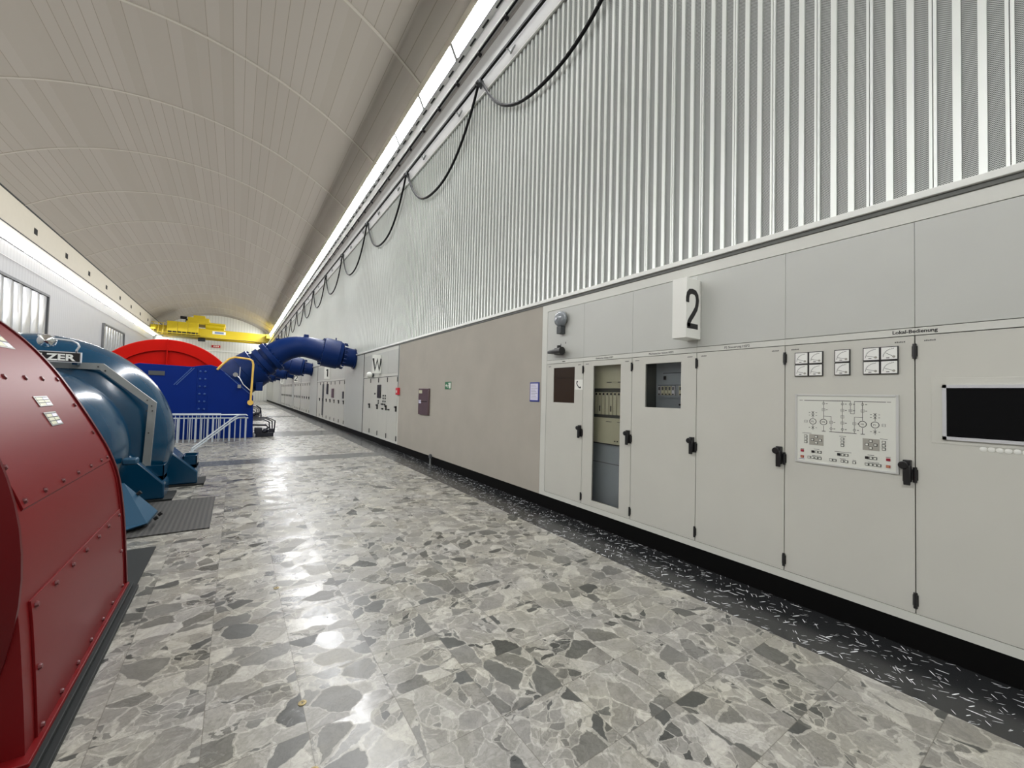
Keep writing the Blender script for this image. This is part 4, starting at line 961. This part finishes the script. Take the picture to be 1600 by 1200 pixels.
b = MB(); b.lathe([(5.0, 0.0), (5.0, 0.2), (5.9, 0.2), (5.9, 0.34), (6.02, 0.34), (6.02, 0.0)], (PX, PZ), 'pump', 40); b.build('drive_shaft', P)
b = MB(); b.box(-1.13, -0.985, 6.85, 7.0, 0.62, 0.70, 'pump_lit'); b.build('cover_lug', P, bevel=0.02)
# tilted guard sheet
T = thing('guard_sheet', (-1.1, 6.15, 0.014), 'tilted blue guard sheet, painted in its lit tone, with clips standing on the rubber mat', 'guard')
q = [(-1.75, 6.38, 0.50), (-1.02, 6.38, 0.485), (-0.715, 6.38, 0.13), (-0.765, 6.05, 0.08), (-0.97, 5.92, 0.05), (-1.75, 5.92, 0.05)]
b = MB(); n_ = 6; vs = [Vector(v) for v in q]; off = Vector((0.0, 0.05, -0.03)); vs2 = [v+off for v in vs]
b.add([tuple(v) for v in vs]+[tuple(v) for v in vs2], [(0, 5, 4, 3, 2, 1), (6, 7, 8, 9, 10, 11)]+[(i, (i+1) % 6, 6+(i+1) % 6, 6+i) for i in range(6)], 'pump_lit'); b.build('sheet', T, smooth=False)
b = MB(); b.box(-1.7, -0.80, 6.2, 6.36, 0.014, 0.12, 'pump'); b.box(-1.7, -1.1, 6.3, 6.42, 0.1, 0.42, 'pump'); b.build('support', T, bevel=0.01)
for (x, y, z) in ((-0.715, 6.15, 0.10), (-0.69, 6.25, 0.12), (-0.90, 6.37, 0.36)):
    b = MB(); b.cyl((x, y, z-0.012), (x+0.03, y, z+0.012), 0.02, 'black', 8); b.build('clip', T)

# brass plugs in the floor
for (x, y, lab) in ((0.34, 2.34, 'brass floor plug in the marble joint, middle of three'), (0.33, 3.80, 'brass ringed floor plug farthest from the camera'), (0.33, 1.90, 'brass floor plug at the bottom edge of the photo')):
    t = thing('floor_plug', (x, y, 0), lab, 'floor plug', 'brass plugs set in the floor')
    b = MB(); b.lathe([(0.0, 0.020), (0.003, 0.020), (0.0035, 0.012), (0.002, 0.012)], (x, y), 'brass', 20, axis='z'); b.build('brass_ring', t)
    b = MB(); b.lathe([(0.002, 0.0), (0.0025, 0.005), (0.0, 0.006)], (x, y), 'black', 12, axis='z'); b.build('plug_core', t)

# ================================================================ RAILING AND STAIR HANDRAIL
t = thing('stair_railing', (-0.5, 15.1, 0), 'pale grey baluster railing in front of the bright blue turbine', 'railing')
Y0, Y1 = 14.7, 15.15
for (y, z) in ((Y1, 0.80),):
    b = MB(); b.tube([(-2.6, y, z+0.02), (0.30, y, z), (0.34, y, z-0.03)], 0.022, 'galv', 8); b.tube([(-2.6, y, z-0.09), (0.36, y, z-0.10)], 0.018, 'galv', 8); b.build('top_rail', t)
x = 0.30; k = 0
while x > -2.6:
    b = MB(); w_ = 0.024 if k % 3 == 0 else 0.014; b.box(x-w_, x+w_, Y1-0.012, Y1+0.012, 0.0, 0.71, 'galv'); b.build('baluster', t, smooth=False)
    x -= 0.137; k += 1
t = thing('rear_railing', (-0.95, 15.75, 0), 'denser pale baluster railing glimpsed through the front railing', 'railing')
b = MB(); b.tube([(-2.6, 15.75, 0.80), (-0.35, 15.75, 0.80)], 0.02, 'galv', 8); b.build('top_rail', t)
for k in range(15):
    x = -0.36-k*0.1; b = MB(); b.box(x-0.009, x+0.009, 15.74, 15.76, 0, 0.8, 'galv'); b.build('baluster', t, smooth=False)
t = thing('stair_handrail', (-0.3, 13.8, 0), 'bright double steel handrail sloping down in front of the railing', 'handrail')
for dz, nm in ((0.0, 'upper_tube'), (-0.075, 'lower_tube')):
    b = MB(); b.tube([(0.28, 15.1, 0.80+dz), (0.12, 15.0, 0.80+dz), (0.0, 14.85, 0.745+dz), (-0.85, 12.85, 0.085+dz*0.9)], 0.020, 'galv', 8); b.build(nm, t)
b = MB(); b.box(-0.90, -0.80, 12.78, 12.88, 0, 0.02, 'galv'); b.cyl((-0.85, 12.84, 0.0), (-0.85, 12.84, 0.07), 0.015, 'galv'); b.build('floor_bracket', t)

# ================================================================ BLUE TURBINE UNIT
def turbine(label, dy=0.0):
    t = thing('turbine_housing', (-1.2, 16.6, 0), label, 'turbine', 'blue turbine units down the hall')
    prof = [(-3.4, 0.0), (-3.4, 2.0), (-2.36, 2.29), (-1.14, 2.255), (-0.95, 2.30), (-0.68, 2.34), (-0.50, 2.29), (-0.33, 2.15), (0.1, 1.80), (0.40, 1.50), (0.49, 1.38), (0.525, 0.0)]
    b = MB(); b.prism(prof, 'y', 16.0, 17.0, 'blue'); h = b.build('housing', t, bevel=0.012)
    for x in (-0.93, -0.80):
        for k in range(7):
            z = 2.12-k*0.235; b = MB(); b.tube([(x, 16.0, z), (x, 15.97, z), (x, 15.95, z)], [0.03, 0.03, 0.018], 'boltblue', 8); b.build('bolt', h)
    b = MB(); b.box(-1.0, -0.73, 15.988, 16.0, 0.4, 2.25, 'blue'); b.build('joint_plate', h, bevel=0.006)
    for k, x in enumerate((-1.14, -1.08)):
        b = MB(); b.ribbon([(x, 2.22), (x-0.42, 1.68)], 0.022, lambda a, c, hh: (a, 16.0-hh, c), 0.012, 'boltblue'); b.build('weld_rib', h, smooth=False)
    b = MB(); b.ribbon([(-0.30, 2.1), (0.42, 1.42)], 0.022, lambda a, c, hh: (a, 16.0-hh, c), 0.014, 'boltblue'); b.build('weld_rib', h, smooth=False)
    b = MB(); b.box(-2.15, -1.78, 15.98, 16.0, 1.95, 2.08, 'darkgrey'); b.build('vent', h, bevel=0.008)
    # half-round red cover standing behind the housing
    cx, cz = -1.86, 1.18; R0, R1 = 1.955, 1.60
    b = MB(); b.lathe([(17.02, R1), (17.02, R0-0.02), (17.04, R0), (17.9, R0), (17.9, 0.0)], (cx, cz), 'vermilion', 72, math.radians(30), math.radians(178)); 
    b.lathe([(17.10, 0.0), (17.10, R1), (17.02, R1)], (cx, cz), 'vermilion', 72, math.radians(30), math.radians(178)); cv = b.build('wheel_cover', t, angle=25); cv['label'] = 'half-round orange red wheel cover'
    b = MB(); b.box(cx-0.015, cx+0.015, 17.0, 17.9, 2.3, cz+R0+0.006, 'vermilion'); b.build('cover_joint', cv)
    b = MB(); b.tube([(-0.50, 15.95, 2.20), (-0.38, 15.9, 2.36), (-0.20, 15.9, 2.56), (-0.05, 15.9, 2.62), (0.34, 15.9, 2.585), (0.42, 15.9, 2.54), (0.455, 15.9, 2.42), (0.42, 15.9, 1.22)], 0.032, 'paleyellow', 10)
    b.cyl((0.415, 16.02, 1.16), (0.415, 15.86, 1.16), 0.085, 'paleyellow', 18); b.build('yellow_pipe', t)['label'] = 'yellow curved pipe'
    b = MB(); b.tube([(0.0, 15.95, 2.05), (0.1, 15.92, 1.95), (0.2, 15.92, 1.75), (0.4, 15.92, 1.55)], 0.014, 'silver', 6); b.cyl((-0.02, 15.98, 2.06), (-0.02, 15.88, 2.06), 0.07, 'steel', 12); b.box(0.05, 0.14, 15.9, 15.98, 1.63, 1.74, 'steel'); b.tube([(0.10, 15.95, 2.32), (0.09, 15.95, 2.0)], 0.012, 'silver', 6); b.build('gauge_line', t)
    # hydraulic lines at the foot
    b = MB()
    for k, (xo, zo) in enumerate(((0.0, 0.0), (0.09, 0.05), (0.18, 0.08))):
        b.tube([(0.52, 16.4, 0.56+zo), (0.85+xo*0.5, 16.4, 0.56+zo), (1.0+xo, 16.4, 0.48+zo*0.5), (1.05+xo*0.6, 16.4, 0.1)], 0.022, 'hydr', 8)
    b.tube([(0.52, 16.35, 0.40), (0.90, 16.35, 0.38), (0.98, 16.35, 0.30), (0.78, 16.35, 0.12)], 0.035, 'hydr', 8)
    b.tube([(0.52, 16.3, 0.22), (0.70, 16.3, 0.22), (0.88, 16.3, 0.04)], 0.018, 'silver', 8)
    b.tube([(0.55, 16.4, 0.78), (0.72, 16.4, 0.80), (0.74, 16.4, 0.95), (0.60, 16.4, 1.05)], 0.02, 'hydr', 8); b.tube([(0.74, 16.4, 0.88), (0.76, 16.4, 0.6)], 0.022, 'hydr', 8)
    b.build('hydraulic_lines', t)
    b = MB(); b.box(0.62, 1.12, 16.2, 16.6, 0.0, 0.14, 'hydr'); b.box(1.0, 1.14, 16.25, 16.55, 0.0, 0.26, 'hydr'); b.box(0.58, 0.80, 16.2, 16.5, 0.1, 0.3, 'hydr'); b.cyl((0.95, 16.3, 0.18), (0.85, 16.1, 0.22), 0.06, 'hydr'); b.build('valve_block', t, bevel=0.015)
    return t
tu = turbine('bright blue turbine housing with orange red half-round cover')
for k in range(1, 5): copy_tree(tu, (0, 10.6*k, 0), label='distant blue turbine unit '+['directly behind the nearest one', 'third down the hall, under the second pipe', 'fourth down the hall', 'last of the row before the end wall'][k-1])

def penstock():
    t = thing('penstock_pipe', (3.2, 16.3, 2.3), 'large navy blue elbow pipe from the wall to the nearest turbine', 'pipe', 'blue pipes crossing from the wall')
    Y = 16.3; YF = lambda x: 16.3+max(0.0, 3.3-x)*0.14
    b = MB(); b.tube([(3.745, Y, 2.86), (3.70, Y, 2.865)], [0.40, 0.40], 'pipeblue', 32); b.build('wall_flange', t)
    b = MB(); b.tube([(3.72, Y, 2.865), (3.58, Y, 2.89), (3.28, Y, 2.94)], [0.35, 0.35, 0.36], 'pipeblue', 32); b.build('wall_stub', t)
    # ring flange pair with bolts
    b = MB(); a = Vector((3.30, Y, 2.94)); c = Vector((2.62, YF(2.62), 3.06)); d = (c-a).normalized()
    b.tube([a, a+d*0.02, a+d*0.12, a+d*0.14, a+d*0.5, c-d*0.02, c], [0.40, 0.47, 0.50, 0.53, 0.535, 0.53, 0.46], 'pipeblue', 40); vb_ = b.build('ring_valve', t)
    u = d.cross(Vector((0, 1, 0))).normalized()
    for p0, dd in ((c, d), (a, -d)):
        for k in range(20):
            an = 2*PI*k/20; p = p0+(u*math.cos(an)+Vector((0, 1, 0))*math.sin(an))*0.475
            b = MB(); b.tube([p-dd*0.02, p+dd*0.07], 0.028, 'pipeblue', 6); b.build('flange_bolt', vb_)
    b = MB(); b.tube([(3.05, Y, 3.50), (3.05, Y, 3.60)], 0.02, 'pipeblue', 8); b.build('vent_eye', vb_)
    pts = [Vector(p) for p in ((2.70, YF(2.7), 3.045), (2.35, YF(2.35), 3.14), (2.0, YF(2.0), 3.185), (1.65, YF(1.65), 3.14), (1.32, YF(1.32), 3.00), (1.02, YF(1.02), 2.76), (0.80, YF(0.8), 2.56))]
    P2 = []
    for i in range(len(pts)-1):
        p0, p1, p2, p3 = pts[max(i-1, 0)], pts[i], pts[i+1], pts[min(i+2, len(pts)-1)]
        for k in range(5):
            s_ = k/5; P2.append(0.5*((2*p1)+(-p0+p2)*s_+(2*p0-5*p1+4*p2-p3)*s_*s_+(-p0+3*p1-3*p2+p3)*s_**3))
    P2.append(pts[-1]); n = len(P2)
    b = MB(); b.tube(P2, [0.37+0.06*abs(2*i/(n-1)-0.75) for i in range(n)], 'pipeblue', 36); el = b.build('elbow', t)
    b = MB(); b.box(1.98, 2.14, Y+0.08, Y+0.24, 3.52, 3.64, 'pipeblue'); b.build('manhole_boss', el, bevel=0.02)
    b = MB(); b.box(1.10, 1.42, Y+0.2, Y+0.32, 3.18, 3.42, 'pipeblue'); b.build('lifting_lug', el, bevel=0.015)
    a = Vector((1.00, YF(1.0), 2.74)); d = Vector((-0.74, 0.10, -0.62)).normalized()
    b = MB(); b.tube([a-d*0.10, a-d*0.08, a+d*0.06, a+d*0.08], [0.50, 0.55, 0.55, 0.53], 'pipeblue', 40); b.tube([a+d*0.08, a+d*0.20], [0.44, 0.44], 'pipeblue', 40); b.tube([a+d*0.19, a+d*0.20, a+d*0.36, a+d*0.38], [0.46, 0.51, 0.51, 0.46], 'pipeblue', 40); fl = b.build('lower_flange', t)
    v_ = d.cross(Vector((0, 1, 0))).normalized(); w2 = d.cross(v_).normalized()
    for k in range(18):
        an = 2*PI*k/18; p = a+(v_*math.cos(an)+w2*math.sin(an))*0.48
        b = MB(); b.tube([p-d*0.16, p-d*0.05], 0.03, 'pipeblue', 6); b.build('flange_bolt', fl)
    b = MB(); p = a+d*0.34
    b.tube([p, p+d*0.12, p+d*0.14, p+d*0.16, p+d*0.55, p+d*0.57, p+d*0.58, p+d*1.15, p+d*1.3], [0.46, 0.47, 0.58, 0.63, 0.66, 0.66, 0.64, 0.64, 0.5], 'pipeblue', 48); vb2 = b.build('spherical_valve', t)
    for k in range(20):
        an = 2*PI*k/20; q_ = p+d*0.15+(v_*math.cos(an)+w2*math.sin(an))*0.56
        b = MB(); b.tube([q_-d*0.05, q_+d*0.02], 0.03, 'pipeblue', 6); b.build('flange_bolt', vb2)
    b = MB(); b.box(0.55, 0.76, Y-0.1, Y+0.4, 1.55, 1.85, 'pipeblue'); b.tube([(0.42, Y+0.1, 2.1), (0.64, Y, 1.7)], 0.10, 'pipeblue', 16); b.build('servo_arm', t, bevel=0.02)
    return t
pp = penstock()
for k, lab in ((1, 'second navy blue pipe, seen under the nearest one'), (2, 'third navy blue pipe towards the hall end'), (3, 'fourth small far blue pipe'), (4, 'farthest tiny blue pipe')):
    copy_tree(pp, (0, [0, 10.5, 20.0, 30.5, 41.0][k], 0), label=lab)

# ================================================================ CRANE
def crane():
    Y = 60.0
    t = thing('bridge_crane', (-2.5, Y, 8.1), 'yellow overhead bridge crane spanning the far end of the hall', 'crane')
    for yy, nm in ((Y, 'girder'), (Y+2.6, 'girder')):
        b = MB(); b.prism([(-7.7, 8.0), (-7.2, 7.72), (2.5, 7.52), (3.3, 7.78), (3.3, 8.55), (-7.7, 8.62)], 'y', yy, yy+0.5, 'yellow'); b.box(-7.4, 3.2, yy-0.08, yy+0.58, 7.56, 7.60, 'yellow'); b.build(nm, t, smooth=False)
    for x in (-7.80, 3.08):
        b = MB(); b.box(x-0.14, x+0.28, Y-1.2, Y+4.2, 7.95, 8.45, 'yellow')
        b.build('end_carriage', t, smooth=False)
    for k in range(3):
        x0 = -6.60+k*0.93; b = MB(); b.box(x0, x0+0.91, Y-0.9, Y-0.1, 7.95, 9.05, 'yellow'); c_ = b.build('control_cabinet', t, bevel=0.02, smooth=False)
        b = MB(); b.box(x0+0.08, x0+0.85, Y-0.85, Y-0.15, 7.78, 7.95, 'basedark'); b.build('cabinet_rack', c_, smooth=False)
    b = MB()
    b.box(-7.4, -3.6, Y-1.0, Y-0.1, 7.70, 7.76, 'yellow')
    for k in range(10): b.box(-7.4+k*0.42, -7.36+k*0.42, Y-1.0, Y-0.96, 7.55, 8.0, 'yellow')
    b.build('walkway', t, smooth=False)
    b = MB()
    for x in (-7.7, -7.3, -6.9): b.tube([(x, Y-1.0, 7.75), (x, Y-1.0, 8.75)], 0.03, 'yellow', 6)
    for z in (8.2, 8.75): b.tube([(-7.9, Y-1.0, z), (-6.7, Y-1.0, z)], 0.03, 'yellow', 6)
    b.build('handrail', t)
    b = MB(); b.box(-5.0, -1.3, Y-0.1, Y+2.9, 9.05, 9.35, 'yellow'); b.box(-4.9, -2.9, Y+0.2, Y+2.6, 9.35, 9.85, 'yellow'); b.box(-4.4, -3.3, Y+0.5, Y+2.2, 9.85, 10.15, 'yellow'); b.box(-2.9, -1.4, Y+0.4, Y+2.4, 8.6, 9.25, 'yellow'); h = b.build('hoist_trolley', t, smooth=False)
    b = MB(); b.cyl((-5.6, Y+0.6, 9.75), (-5.0, Y+0.6, 9.75), 0.17, 'black'); b.cyl((-5.1, Y+0.4, 9.45), (-4.8, Y+0.4, 9.45), 0.2, 'black'); b.build('hoist_motor', h)
    b = MB(); b.cyl((-3.2, Y+0.1, 8.9), (-1.4, Y+0.1, 8.9), 0.34, 'yellow', 18); b.build('rope_drum', h)
    b = MB(); b.box(-2.52, -1.22, Y-0.03, Y, 8.05, 8.40, 'white'); b.box(-2.30, -1.42, Y-0.04, Y-0.03, 8.12, 8.34, 'plateblue'); b.build('load_plate', t, smooth=False)['label'] = 'white and blue plate'
    b = MB(); b.box(-3.9, -3.2, Y+0.5, Y+0.9, 7.15, 7.55, 'basedark'); b.build('hook_block', t, bevel=0.04)
crane()
t = thing('end_sign', (-2.4, YE-0.1, 7.1), 'small red sign with white marks on the far end wall', 'sign')
b = MB(); b.box(-2.88, -1.92, YE-0.12, YE-0.02, 7.10, 7.42, 'firered'); b.build('plate', t, smooth=False)
b = MB()
for k in range(3): b.box(-2.68+0.22*k, -2.53+0.22*k, YE-0.13, YE-0.12, 7.19, 7.34, 'white')
b.build('white_marks', t, smooth=False)
